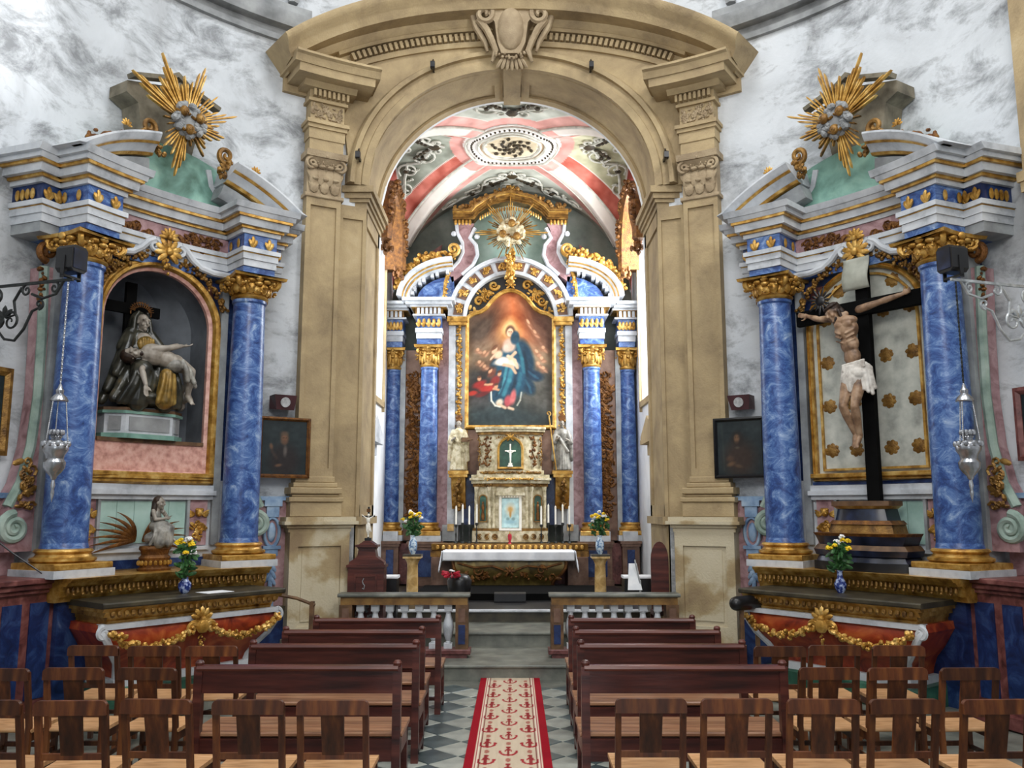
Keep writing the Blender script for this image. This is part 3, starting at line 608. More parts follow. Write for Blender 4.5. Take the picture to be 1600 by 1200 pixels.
def glory(parent,x,z,y,r,rl,rs_,W,longs,n,cloud,seed=1,M=None):
    g_=MB(); rd=random.Random(seed); g_.ell((x,y,z),(r,.07,r),None,14,6)
    for i in range(46):
        a=rd.uniform(0,2*pi); q=r*rd.uniform(.45,1.02); g_.ell((x+q*cos(a),y-.05,z+q*sin(a)),(r*.24,.05,r*.2),rotm(0,0,rd.uniform(0,3)),6,4)
    G=obj('glory',g_,cloud,parent,W=W,M=M,label='gilded sunburst glory with cloud disc')
    def ray(a,L):
        m_=MB(); k=3 if L>rs_*1.2 else (2 if rd.random()<.5 else 1)
        for i in range(-k+1,k):
            l=L*(1-.17*abs(i))*rd.uniform(.93,1.05); off=.031*i; w_=.0085
            ca,sa=cos(a),sin(a); P=lambda d,o_:(x+ca*d-sa*o_,z+sa*d+ca*o_)
            m_.plate([P(r*.7,off*.5-w_*.7),P(l*.93,off*1.2-w_),P(l,off*1.25),P(l*.93,off*1.2+w_),P(r*.7,off*.5+w_*.7)],y-.02+.012*abs(i),y+.02+.012*abs(i))
        obj('ray',m_,gold if L>rs_*1.2 else gold_old,G,W=W,M=M,smooth=0)
    for a,L in longs: ray(rad(a),L)
    for i in range(n):
        a=2*pi*(i+.37)/n
        if all(abs(((a-rad(b)+pi)%(2*pi))-pi)>.16 for b,_ in longs): ray(a,rs_*rd.uniform(.75,1.1))
    ch=MB()
    for k in range(3):
        a=2*pi*k/3+.5+seed; q=r*.62; X,Z=x+q*cos(a),z+q*sin(a); s=r*.28
        ch.ell((X,y-.1,Z),(s,s*.9,s*1.1),None,10,7); ch.ell((X,y-.1-s*.9,Z-.1*s),(s*.15,s*.2,s*.2)); ch.ell((X,y-.08,Z+s*.5),(s*.95,s*.9,s*.75),None,8,6)
        for sg in (-1,1): ch.ell((X+sg*s*.4,y-.1-s*.65,Z-.25*s),(s*.3,s*.25,s*.3)); leaf(ch,X+sg*s*.6,Z-.4*s,y-.07,(.4 if sg>0 else pi-.4),s*1.5,s*.6,.03)
    obj('cherub_heads',ch,gold_old,G,W=W,M=M); return G
def entab(name,parent,W,x0,x1,y,fr_mat,e=.22,leaves=True,seed=1,back=0.):
    """blue necking, white architrave, frieze, stepped cornice; y is the (negative) front of the frieze"""
    en=obj(name,MB(.12).box(x0,x1,y-.02,back,4.66,4.74).box(x0-.015,x1+.015,y-.035,back,4.74,4.82).box(x0-.035,x1+.035,y-.06,back,4.82,4.87),white,parent,W=W)
    obj('necking',MB(.12).box(x0+.01,x1-.01,y,back,4.56,4.66),blue if name!='outer_entablature' else grey,en,W=W); obj('frieze',MB(.12).box(x0,x1,y-.01,back,4.87,5.04),fr_mat,en,W=W)
    c=MB(.12)
    for z0,z1,k in ((5.04,5.09,.16),(5.12,5.20,.52),(5.23,5.28,.80),(5.28,5.345,1.0)): c.prof([(back,z0),(y-e*k*.85,z0),(y-e*k,z1),(back,z1)],x0-e*k,x1+e*k)
    obj('cornice',c,white if e>.2 else grey,en,W=W)
    c=MB(.12); c.box(x0-e*.3,x1+e*.3,y-e*.3,back,5.09,5.12); c.box(x0-e*.66,x1+e*.66,y-e*.66,back,5.20,5.23); c.box(x0-.02,x1+.02,y-.04,back,4.81,4.825); obj('gilt_fillet',c,gold,en,W=W)
    if leaves:
        f=MB(); n=max(2,int((x1-x0)/.15))
        for i in range(n):
            x=x0+(x1-x0)*(i+.5)/n
            for k in (-1,0,1): leaf(f,x,4.88,y-.03,pi/2+k*.5,.14-.03*abs(k),.055,.02)
        for yy in lin(y+.1,back-.1,3) if back-y>.3 else []:
            for xx in (x0-.02,x1+.02): f.ell((xx,yy,4.94),(.015,.03,.06),None,6,4)
        obj('frieze_leaves',f,gold,en,W=W)
    return en
ms_side=col_meshes(.205,1.27,1.40,1.53,4.30,4.565)
def side_altar(side):
    L=side<0; W=warp_altar(side); nm='left' if L else 'right'
    base=W((0,-.8,0))
    A=thing('side_altar','carved blue and gold side altar on the left holding a niche' if L else 'carved blue and gold side altar on the right with damask panel','altar',(base[0],base[1],0))
    def P(name,mb,m,par=A,**k): return obj(name,mb,m,par,W=W,**k)
    # --- dado and outer pedestals
    d=P('dado',MB(.12).box(-1.12,1.12,-.72,-.05,0,1.05),blue_dark)
    for sg in (-1,1):
        if sg<0:
            a,b=sorted((sg*1.10,sg*1.72)); p=P('pedestal',MB(.12).box(a,b,-.66,-.02,.12,1.14),redm)
            c=MB(.12)
            for z0,z1,e in ((1.14,1.18,.03),(1.18,1.23,.06),(1.23,1.28,.09)): c.box(a-e,b+e,-.66-e,-.02,z0,z1,bev=.008)
            P('pedestal_moulding',c,redm,p); P('pedestal_foot',MB(.12).box(a-.05,b+.05,-.71,-.02,0,.12,bev=.008),redm,p)
            for k in (0,1): 
                xa=a+.06+.29*k; P('inlay_panel',MB(.12).box(xa,xa+.2,-.672,-.655,.22,1.06),blue_dark,p)
        else:
            p=P('low_dado',MB(.12).box(1.12,1.70,-.14,-.02,0,.70),blue_dark); P('low_dado_cap',MB(.12).box(1.12,1.72,-.2,-.02,.70,.75),dark,p)
        # pink wainscot with blue baluster ornament beyond the columns
        a,b=sorted((sg*1.14,sg*1.72)); w_=P('wainscot',MB(.12).box(a,b,-.1,0,1.28 if sg<0 else .72,2.0),rose)
        P('wainscot_cap',MB(.12).box(a,b,-.14,0,2.0,2.05),blue_grey,w_)
        o_=MB(); cx=sg*1.5
        o_.box(cx-.1,cx+.1,-.15,-.1,1.93,2.0); o_.box(cx-.07,cx+.07,-.14,-.1,1.80,1.93); o_.tube([(cx+.085*cos(t),-.12,1.62+.17*sin(t)) for t in lin(0,2*pi,24)[:-1]],.02,6,True)
        o_.ell((cx,-.11,1.62),(.05,.03,.12)); o_.box(cx-.07,cx+.07,-.14,-.1,1.34,1.42); o_.box(cx-.1,cx+.1,-.15,-.1,1.42,1.46)
        for k in range(6): leaf(o_,cx,1.3-.04*k,-.12,-pi/2+(.5 if k%2 else -.5),.13,.05,.02)
        o_.box(cx-.022,cx+.022,-.13,-.1,.78,1.34); o_.box(cx-.045,cx+.045,-.13,-.1,.75,.8)
        P('baluster_ornament',o_,blue_grey,w_)
        # scrolled ear beside the column
        e=MB(); pth=[(sg*1.16,4.28),(sg*1.13,3.6),(sg*1.12,3.0),(sg*1.15,2.5),(sg*1.22,2.15),(sg*1.33,1.92)]
        poly=[(sg*.9,4.3)]+pth+[(sg*1.34,1.5),(sg*.9,1.5)]; 
        if sg<0: poly=poly[::-1]
        e.plate(poly,-.24,-.02); ear=P('ear_panel',e,rose)
        t=MB(); t.tube([(x,-.22,z) for x,z in pth],.045,8); P('ear_edge',t,sage,ear)
        t=MB(.12); a,b=sorted((sg*.98,sg*1.08)); t.box(a,b,-.3,-.1,1.5,4.5); P('ear_stile',t,grey,ear)
        t=MB(); spiral(t,sg*1.27,1.72,.14,2.0,pi/2 if sg>0 else pi/2,-.24,.042,-sg,None,.1,8); t.ell((sg*1.27,-.2,1.72),(.14,.06,.14),None,12,6); P('volute',t,sage,ear)
        t=MB(); foliage(t,min(sg*1.12,sg*1.24),max(sg*1.12,sg*1.24),1.9,2.4,-.27,26,.1,4); P('gilded_foliage',t,gold_old,ear)
        t=MB(); spiral(t,sg*1.18,4.42,.1,1.5,-pi/2,-.28,.035,sg,None,.1,8); garland(t,[(sg*1.22,-.25,4.36),(sg*1.2,-.25,3.9)],.05,22,8); P('bracket_scroll',t,gold_brown if sg<0 else gold_old,ear)
    # --- gilded ledge below the columns
    c=MB(.12)
    for z0,z1,y in ((1.05,1.10,-.80),(1.10,1.20,-.84),(1.20,1.235,-.93),(1.235,1.27,-.98)): c.prof([(-.05,z0),(y+.03,z0),(y,z1),(-.05,z1)],-1.2,1.2)
    lg=P('gilded_ledge',c,gold)
    f=MB()
    for i in range(44):
        x=-1.17+2.34*(i+.5)/44; leaf(f,x,1.195,-.86,-pi/2,.085,.04,.02,5,4)
        if i%2: f.ell((x,-.87,1.12),(.016,.02,.016),None,5,4)
    P('carved_leaves',f,gold_old,lg)
    # --- back wall zone between ledge and niche
    z=P('predella',MB(.12).box(-1.05,1.05,-.28,-.02,1.27,2.22),white); P('blue_band',MB(.12).box(-.8,.8,-.30,-.27,1.28,1.37),blue_dark,z)
    P('predella_moulding',MB(.12).box(-.72,.72,-.33,-.28,1.45,1.49).box(-.74,.74,-.34,-.28,2.0,2.05).box(-.76,.76,-.38,-.28,2.05,2.1).box(-.74,.74,-.35,-.28,2.1,2.16),white,z)
    P('blue_fillet',MB(.12).box(-.72,.72,-.32,-.28,2.165,2.2),blue_dark,z)
    for k in range(5): P('green_board',MB(.12).box(-.46+.185*k,-.28+.185*k,-.295,-.28,1.54,1.98),green_pale,z)
    for sg in (-1,1):
        P('rose_panel',MB(.12).box(sg*.6-.1,sg*.6+.1,-.3,-.28,1.5,2.0),rose,z); t=MB(); cherub(t,sg*.6,1.86,-.3,.1); foliage(t,sg*.6-.05,sg*.6+.05,1.6,1.76,-.32,16,.09,3); P('cherub_bracket',t,gold,z)
        P('side_strip',MB(.12).box(sg*.48-.015,sg*.48+.015,-.33,-.28,1.49,2.0),grey,z)
    # palm fronds carved on the boards
    t=MB()
    for sg in (-1,1):
        for k in range(7):
            a=pi/2-sg*(.1+.24*k); l=.44-.02*k; x0_,z0_=-.04+sg*.04,1.56
            p=[(x0_+cos(a)*l*u_*1.05+sg*.16*u_*u_,-.32-.05*sin(pi*u_),z0_+sin(a)*l*u_-.13*u_*u_) for u_ in lin(0,1,8)]; t.tube(p,[.008,.016,.02,.021,.02,.017,.012,.007,.002],6,False,.4)
    if L: P('palm_fronds',t,gold_brown,z)
    # --- back board round the niche
    NX=.03; HW=.62; SZ=3.93
    HB=HW+.06; bm_=MB(.12); bm_.box(-1.05,NX-HB,-.25,-.02,2.22,4.62); bm_.box(NX+HB,1.05,-.25,-.02,2.22,4.62)
    xs=lin(NX-HB,NX+HB,20); bm_.between(xs,[min(4.6,SZ+math.sqrt(max(0,HB**2-(x-NX)**2))) for x in xs],[4.62]*21,-.25,-.02); bb=P('back_board',bm_,blue_dark)
    for sg in (-1,1):
        a,b=sorted((sg*.74,sg*.82)); P('grey_stile',MB(.12).box(a,b,-.33,-.25,1.5,4.58),grey,bb)
        P('spandrel_panel',MB(.12).box(NX+sg*.56-.07,NX+sg*.56+.07,-.265,-.25,4.28,4.46),redm,bb)
    out=[(NX+HW,2.27),(NX+HW,SZ)]+arc(NX,SZ,HW,HW,0,pi,24)[1:-1]+[(NX-HW,SZ),(NX-HW,2.27)]
    fr=P('niche_frame',MB().frame([(.0,-.25),(.0,-.33),(-.02,-.35),(-.035,-.33),(-.045,-.35),(-.06,-.33),(-.065,-.25)] if not L else [(.0,-.25),(.0,-.34),(-.02,-.37),(-.05,-.37),(-.06,-.34),(-.085,-.34),(-.11,-.30),(-.12,-.25)],out,True),gold,label='gilded arched frame')
    P('bottom_rail',MB(.12).box(NX-HW-.06,NX+HW+.06,-.4,-.26,2.24,2.29,bev=.01),gold,fr)
    if L:
        P('inner_border',MB().frame([(0,-.25),(0,-.32),(.035,-.3),(.035,-.25)],out,True),pink,fr)
        P('lower_panel',MB(.12).box(NX-HW,NX+HW,-.3,-.2,2.27,2.6),pink,fr); P('sill',MB(.12).box(NX-HW+.04,NX+HW-.04,-.32,.36,2.6,2.64),copper,fr)
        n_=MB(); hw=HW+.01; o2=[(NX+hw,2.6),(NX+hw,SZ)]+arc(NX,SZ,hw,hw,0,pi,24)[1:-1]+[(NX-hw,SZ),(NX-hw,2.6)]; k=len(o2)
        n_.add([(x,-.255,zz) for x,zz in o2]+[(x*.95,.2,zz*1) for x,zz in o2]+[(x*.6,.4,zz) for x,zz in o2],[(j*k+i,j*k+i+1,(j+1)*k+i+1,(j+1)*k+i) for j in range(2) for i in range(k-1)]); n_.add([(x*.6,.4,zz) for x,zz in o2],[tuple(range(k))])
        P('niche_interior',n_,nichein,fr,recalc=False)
    else:
        xs=lin(NX-HW,NX+HW,24); P('damask_panel',MB().between(xs,[2.27]*25,[SZ+math.sqrt(max(0,HW**2-(x-NX)**2)) for x in xs],-.28,-.2),damask,fr)
        fl=0
        for i,(x,zz) in enumerate([(x,zz) for zz in (2.55,3.05,3.55,4.05) for x in (-.47,-.18,.2,.47)]+[(-.3,4.36),(.3,4.36)]):
            f=MB(); rd=random.Random(i)
            for k in range(8): leaf(f,NX+x,zz,-.282,2*pi*k/8+rd.random()*.3,.085,.06,.006)
            f.ell((NX+x,-.284,zz),(.06,.008,.07)); P('damask_flower',f,gold_old,fr)
        P('inner_moulding',MB().frame([(.05,-.27),(.05,-.31),(.075,-.31),(.075,-.27)],out,True),gold,fr)
    # gilded garland over the arch
    for sg in (-1,1): P('arch_garland',garland(MB(),[(NX+sg*(HW+.14)*sin(a),-.36,SZ+(HW+.14)*cos(a)) for a in lin(.25,1.25,8)],.05,70,3+sg),gold_old,fr)
    for sg in (-1,1):
        e=MB(); e.tube([(NX+sg*x,-.42,zz) for x,zz in ((.75,4.60),(.55,4.60),(.4,4.63),(.3,4.70),(.22,4.79),(.15,4.83))],.04,8); spiral(e,NX+sg*.15,4.76,.075,1.5,pi/2,-.43,.028,sg,None,.1,6)
        P('eyebrow_moulding',e,white,fr)
    s_=MB(); shell(s_,NX,4.72,-.45,.17,9); shell(s_,NX,4.88,-.45,.12,7,0,pi); garland(s_,[(NX,-.42,4.62),(NX,-.42,4.5)],.05,14,5); P('shell_crest',s_,gold,fr)
    # --- columns and entablature
    for sg in (-1,1): column(A,ms_side,rigid(side,.55,sg*.97),blue,gold,gold,white)
    for sg in (-1,1):
        entab('entablature_block',A,W,sg*.97-.21,sg*.97+.21,-.78,blue,seed=3)
        a,b=sorted((sg*1.16,sg*1.38)); entab('outer_entablature',A,W,a,b,-.4,blue_dark,seed=4)
    en=entab('centre_entablature',A,W,-.76,.76,-.36,rose,.22,False)
    for sg in (-1,1): P('frieze_foliage',foliage(MB(),NX+sg*.42-.25,NX+sg*.42+.25,4.86,4.98,-.39,34,.09,5+sg),gold_brown,en)
    # --- broken segmental pediment
    ro=2.15; cz=3.504; PR=[(0,-.1),(0,-.74),(.03,-.8),(.07,-.84),(.1,-.9),(.14,-.94),(.18,-.97),(.2,-.97),(.2,-.1)]
    for sg in (-1,1):
        pth=[(sg*ro*sin(a),cz+ro*cos(a)) for a in lin(.20 if sg<0 else .235,.69,14)]; up_in=pth[0]
        if sg<0: pth=pth[::-1]
        def clampz(m_): m_.v=[(x,y,max(zz,5.337)) for x,y,zz in m_.v]; return m_
        pd=P('pediment_scroll',clampz(MB().frame(PR,pth)),white)
        inn=[(x*.97,zz-.1) for x,zz in pth]; inn=inn[6:] if sg<0 else inn[:9]; P('pediment_soffit',clampz(MB().frame([(-.07,-.1),(-.07,-.66),(-.02,-.7),(.08,-.72),(.08,-.1)],inn)),grey,pd)
        P('gilt_line',clampz(MB().frame([(.09,-.8),(.09,-.895),(.11,-.92),(.11,-.8)],pth)),gold,pd); P('gilt_line',clampz(MB().frame([(-.004,-.7),(-.004,-.76),(.02,-.79),(.02,-.7)],pth)),gold,pd)
        q=[(x,-.55,zz+.22) for x,zz in pth]; q=q[::-1] if sg<0 else q
        g_=MB(); garland(g_,q[2:10],.05,80,9+sg,.045); P('crest_garland',g_,gold_brown,pd)
        xe,ze=up_in; g_=MB(); spiral(g_,xe+sg*.02,ze+.33,.1,1.4,-pi/2,-.7,.035,-sg,None,.1,7); garland(g_,[(xe-sg*.08,-.75,ze+.04),(xe-sg*.03,-.72,ze+.16),(xe+sg*.1,-.7,ze+.25)],.06,26,2); P('crest_scroll',g_,gold_old,pd)
        g_=MB(); shell(g_,xe+sg*.36,ze+.2,-.8,.07,6,0,pi); P('crest_shell',g_,gold,pd)
    ty=MB(.12); ty.plate([(-.98,5.33),(.98,5.33)]+[(x,zz) for x,zz in arc(0,5.33,.98,.62,0,pi,18)][1:-1],-.42,-.02); T=P('tympanum',ty,green)
    P('tympanum_moulding',MB().frame([(0,-.42),(0,-.48),(.06,-.48),(.06,-.42)],[(.62,5.36),(.6,5.5),(.5,5.62),(.46,5.8)]).frame([(0,-.42),(0,-.48),(-.06,-.48),(-.06,-.42)],[(-.62,5.36),(-.6,5.5),(-.5,5.62),(-.46,5.8)]),white,T)
    # crest gable behind the glory
    t=MB(.12); t.plate([(-.28,5.9),(.28,5.9),(.36,6.35),(.5,6.42),(.5,6.55),(.12,6.66),(0,6.74),(-.12,6.66),(-.5,6.55),(-.5,6.42),(-.36,6.35)],-.34,-.02); cr=P('crest_gable',t,drab)
    t=MB(); t.frame([(0,-.38),(0,-.5),(.05,-.5),(.05,-.38)],[(.52,6.54),(.12,6.68),(0,6.76),(-.12,6.68),(-.52,6.54)][::-1]); shell(t,0,6.66,-.46,.1,7); garland(t,[(-.34,-.44,6.44),(.34,-.44,6.44)],.03,20,4); P('crest_moulding',t,drab,cr)
    s=1 if True else 1
    glory(A,0,6.15,-.72,.19,.7,.36,W,[(118,.76),(75,.78),(156,.82),(24,.68),(-4,.5),(50,.56),(134,.58),(-100,.7),(-126,.46),(-55,.42),(97,.52)],22,silver if False else greystone,2)
    # --- mensa (straight table in front)
    M=rigid(side,1.5)
    mz=thing_part=obj('mensa',MB().box(-.98,.98,0,.85,1.02,1.07,bev=.012),dark,A,M=M,label='dark stone altar table top')
    c=MB()
    for z0,z1,e in ((.985,1.02,.02),(.94,.985,.05),(.90,.94,.09),(.87,.90,.10)): c.prof([(e,z1),(e+.03,z0),(.85,z0),(.85,z1)],-.98+e,.98-e)
    obj('gilded_cove',c,gold,mz,M=M)
    t=MB()
    for i in range(28): leaf(t,-.9+1.8*(i+.5)/28,1.0,.045,-pi/2,.07,.05,.02,5,4)
    obj('cove_drops',t,gold_old,mz,M=M)
    ZS=[(.87,.93,.10),(.80,.94,.07),(.74,.90,.06),(.64,.84,.09),(.52,.74,.17),(.42,.70,.24),(.36,.69,.26)]
    b=MB(); v=[]; 
    for zz,hw,yy in ZS: v+=[(-hw,yy,zz),(hw,yy,zz),(hw,.8,zz),(-hw,.8,zz)]
    f=[(4*i+j,4*i+(j+1)%4,4*i+4+(j+1)%4,4*i+4+j) for i in range(len(ZS)-1) for j in range(4)]+[(3,2,1,0),tuple(4*len(ZS)-4+j for j in range(4))]
    b.add(v,f); bd=obj('altar_front',b,orange,mz,M=M)
    t=MB()
    for sg in (-1,1):
        t.tube([(sg*hw,yy,zz) for zz,hw,yy in ZS],.035,8); spiral(t,sg*.93,.80,.06,1.3,pi/2,.06,.025,-sg,None,.1,6)
    t.box(-.93,.93,.045,.2,.83,.875); t.box(-.74,.74,.2,.8,.29,.36); obj('white_border',t,white,mz,M=M)
    obj('green_base',MB().box(-.82,.82,.16,.82,.08,.29,bev=.02),green_dk,mz,M=M); obj('altar_step',MB().box(-1.0,1.0,-.05,.85,0,.08),floorst,mz,M=M)
    for sg in (-1,1): obj('gilded_garland',garland(MB(),[(sg*.9,.0,.80),(sg*.75,.0,.70),(sg*.5,.02,.63),(sg*.25,.0,.68),(sg*.12,-.02,.76)],.035,90,6,.03),gold,mz,M=M)
    t=MB(); shell(t,0,.84,.0,.13,9); spiral(t,-.1,.76,.06,1.2,0,.0,.03,1); spiral(t,.1,.76,.06,1.2,pi,.0,.03,-1); t.ell((0,-.02,.78),(.07,.05,.07)); garland(t,[(0,0,.74),(0,0,.6)],.03,12,3); obj('shell_cartouche',t,gold,mz,M=M)
    return A
side_altar(-1); side_altar(1)
# ================================================================ HIGH ALTAR RETABLE
RM=Matrix.Translation((-.03,16.4,0))
RT=thing('high_altar_retable','tall blue, white and gold retable filling the chancel end','retable',(-.03,16.4,.5))
def Q(name,mb,m,par=RT,**k): return obj(name,mb,m,par,M=RM,**k)
ms_main=col_meshes(.178,1.30,1.49,1.65,4.60,5.02)
# dado
dd=Q('dado',MB().box(-2.42,2.42,.1,.68,.5,1.25),redm)
for sg in (-1,1):
    for x0,x1,y in ((1.28,1.88,-.26),(2.1,2.42,-.06)):
        a,b=sorted((sg*x0,sg*x1)); p=Q('pedestal',MB().box(a,b,y,.5,.5,1.2).box(a-.03,b+.03,y-.03,.5,.5,.6).box(a-.02,b+.02,y-.03,.5,1.2,1.25).box(a-.04,b+.04,y-.05,.5,1.25,1.3),brownpanel)
        Q('inlay_panel',MB().box(a+.09,b-.09,y-.012,y+.02,.66,1.14),blue_dark,p)
        Q('plinth_course',MB().box(a+.02,b-.02,y+.03,.5,1.3,1.48),white,p)
    a,b=sorted((sg*.98,sg*1.28)); Q('side_plinth',MB().box(a,b,-.1,.5,1.3,1.6),grey,dd); Q('gilt_block',MB().box(sg*1.12-.06,sg*1.12+.06,-.13,-.1,1.49,1.62),yellowm,dd)
    column(RT,ms_main,RM@Matrix.Translation((sg*1.57,0,0)),blue,gold,gold,white)
    column(RT,ms_main,RM@Matrix.Translation((sg*2.3,.3,0))@Matrix.Diagonal((.9,.9,1,1)),blue,gold,gold,white)
    # carved brown panels and strips between
    a,b=sorted((sg*1.68,sg*2.06)); bp_=Q('carved_panel',MB().box(a,b,.28,.6,1.3,5.0),brownpanel)
    f=MB(); foliage(f,a+.07,b-.1,1.75,4.5,.265,230,.13,3,.03,.45); Q('carved_foliage',f,gold_brown,bp_)
    Q('panel_strip',MB().box(min(sg*2.06,sg*2.16),max(sg*2.06,sg*2.16),.25,.6,1.3,5.0),grey,bp_)
    a,b=sorted((sg*1.20,sg*1.40)); Q('rose_strip',MB().box(a,b,.1,.6,1.3,5.6),rose)
    a,b=sorted((sg*1.07,sg*1.20)); Q('white_strip',MB().box(a,b,.02,.6,1.3,5.55),white)
    a,b=sorted((sg*.86,sg*1.07)); gs=Q('lace_strip',MB().box(a,b,.08,.6,1.6,5.55),white)
    f=MB(); garland(f,[(sg*1.0,.06,5.45),(sg*1.0,.06,2.7)],.05,210,4,.034); Q('gilded_lace',f,gold,gs)
    # entablatures
    for cx_,w_,y,nm in ((1.57,.24,-.2,'entablature_block'),(2.28,.17,.1,'outer_entablature')):
        x0,x1=sg*cx_-w_,sg*cx_+w_
        e=Q(nm,MB().box(x0,x1,y-.02,.5,5.14,5.26).box(x0-.02,x1+.02,y-.05,.5,5.26,5.34),white)
        Q('necking',MB().box(x0+.01,x1-.01,y,.5,5.02,5.14),blue,e); Q('frieze',MB().box(x0,x1,y,.5,5.34,5.58),blue,e)
        f=MB()
        for i in range(5): leaf(f,x0+(x1-x0)*(i+.5)/5,5.36,y-.02,pi/2,.18,.07,.025); leaf(f,x0+(x1-x0)*(i+.5)/5,5.36,y-.02,pi/2+.5,.11,.05,.02)
        Q('frieze_leaves',f,gold,e)
        Q('dentil_band',MB().box(x0-.02,x1+.02,y-.04,.5,5.6,5.74),gold_old,e)
        for i in range(6 if cx_<2 else 4):
            n=6 if cx_<2 else 4; xx=x0+(x1-x0)*(i+.5)/n; Q('dentil',MB().box(xx-.025,xx+.025,y-.09,y,5.61,5.73),white,e)
        c=MB()
        for z0,z1,k in ((5.58,5.61,.07),(5.74,5.78,.12),(5.78,5.84,.2),(5.84,5.9,.26)): c.box(x0-k,x1+k if sg<0 or cx_>2 else x1+k,y-k,.5,z0,z1)
        Q('cornice',c,white,e); Q('gilt_fillet',MB().box(x0-.1,x1+.1,y-.11,.5,5.735,5.75),gold,e)
    # segmental pediment pieces
    rr=2.1; pth=[(sg*(x),z) for x,z in [(1.02+0*t,0) for t in []]]
    c0=(sg*.98,4.78); arcp=[(c0[0]+sg*1.25*cos(a),4.78+1.95*sin(a)) for a in lin(.58,1.5,12)]
    arcp=[(sg*(1.08+1.05*math.sin(t)),5.92+.76*math.cos(t)) for t in lin(.05,1.52,12)]
    if sg<0: arcp=arcp[::-1]
    pd=Q('pediment_scroll',MB().frame([(-.16,.4),(-.16,-.12),(-.12,-.16),(-.1,-.2),(-.04,-.24),(0,-.32),(.05,-.34),(.07,-.32),(.07,.4)],arcp),white)
    Q('gilt_line',MB().frame([(-.11,-.15),(-.11,-.215),(-.09,-.225),(-.09,-.15)],arcp).frame([(-.05,-.2),(-.05,-.265),(-.03,-.275),(-.03,-.2)],arcp),gold,pd)
    inn=[(sg*1.08+(x-sg*1.08)*.72,5.92+(z-5.92)*.66) for x,z in arcp]
    Q('tympanum',MB().plate([(sg*1.08,5.9)]+inn if sg<0 else [(sg*1.08,5.9)]+inn,-.02,.4),blue,pd)
    for k in range(8):
        i=(k+.5)/8*(len(arcp)-1); j=int(i); x=inn[j][0]*.6+arcp[j][0]*.4; z=inn[j][1]*.6+arcp[j][1]*.4-.02; Q('dentil',MB().box(x-.03,x+.03,-.14,.3,z-.05,z+.05),white,pd)
    g_=MB(); garland(g_,[(x*1.03,-.15,z+.16) for x,z in arcp],.09,90,6,.06); spiral(g_,sg*1.12,6.92,.13,1.5,-pi/2,-.2,.04,-sg,None,.1,7)
    for k in range(6): leaf(g_,sg*1.45,6.75,-.22,2*pi*k/6,.14,.08,.03)
    Q('crest_garland',g_,gold,pd)
    # pink volute consoles of the attic
    poly=[(.72,7.5),(1.05,7.5),(1.03,7.3),(.93,7.1),(.92,6.9),(1.0,6.72),(1.2,6.5),(1.15,6.3),(.95,6.45),(.78,6.62),(.68,6.85),(.7,7.05),(.82,7.2),(.78,7.4)]
    poly=[(sg*x,z) for x,z in poly]; vc=Q('volute_console',MB().plate(poly if sg>0 else poly[::-1],-.02,.4),rose)
    t=MB(); t.tube([(sg*x,-.04,z) for x,z in poly_ ] if False else [(sg*x,-.04,z) for x,z in ((1.07,7.5),(1.05,7.3),(.95,7.1),(.94,6.9),(1.02,6.72),(1.2,6.52))],.035,6); t.tube([(sg*x,-.04,z) for x,z in ((.7,7.4),(.8,7.2),(.68,7.05),(.65,6.85),(.74,6.64),(.95,6.45))],.04,6)
    for x,z in ((1.12,7.28),(1.0,7.0),(.66,7.22)): t.ell((sg*x,-.05,z),(.055,.055,.055))
    Q('console_edge',t,white,vc); f=MB(); garland(f,[(sg*1.1,-.05,7.0),(sg*1.18,-.05,6.6)],.06,22,3); garland(f,[(sg*1.22,-.06,6.4),(sg*1.3,-.06,5.9)],.05,30,4); Q('gilded_foliage',f,gold,vc)
    f=MB(); f.tube([(sg*x,.0,z) for x,z in ((1.2,6.55),(1.28,6.3),(1.3,6.05),(1.24,5.8))],[.05,.045,.04,.02],6); Q('gilt_stem',f,gold,vc)
# outer cornice returns at the walls
# central arch
AZ=5.6
ar=Q('arch_ring',MB().frame([(0,.3),(0,-.06),(-.06,-.08),(-.06,-.04),(-.28,-.04),(-.28,-.08),(-.36,-.08),(-.36,.3)],arc(0,AZ,.86,.86,0,pi,36)),white)
for k in range(10):
    a=pi*(k+.5)/10
    if 4.4<k+.0<4.6: continue
    da=pi/10*.36; pts=[(rr*cos(t),AZ+rr*sin(t)) for rr,t in ((.94,a-da),(1.12,a-da),(1.12,a+da),(.94,a+da))]
    pn=Q('coffer_panel',MB().plate(pts,-.055,.0),brownpanel,ar); f=MB(); foliage(f,1.03*cos(a)-.05,1.03*cos(a)+.05,AZ+1.03*sin(a)-.05,AZ+1.03*sin(a)+.05,-.065,12,.08,k); Q('coffer_ornament',f,gold,ar)
t=MB(); garland(t,[(0,-.14,6.9),(0,-.16,6.3)],.09,50,3,.05); t.box(-.08,.08,-.12,0,6.38,6.85); shell(t,0,6.36,-.12,.12,7); Q('arch_keystone',t,gold,ar)
for sg in (-1,1): Q('arch_impost',MB().box(sg*1.03-.2,sg*1.03+.2,-.1,.3,5.5,5.6).box(sg*1.03-.17,sg*1.03+.17,-.08,.3,5.44,5.5),gold,ar)
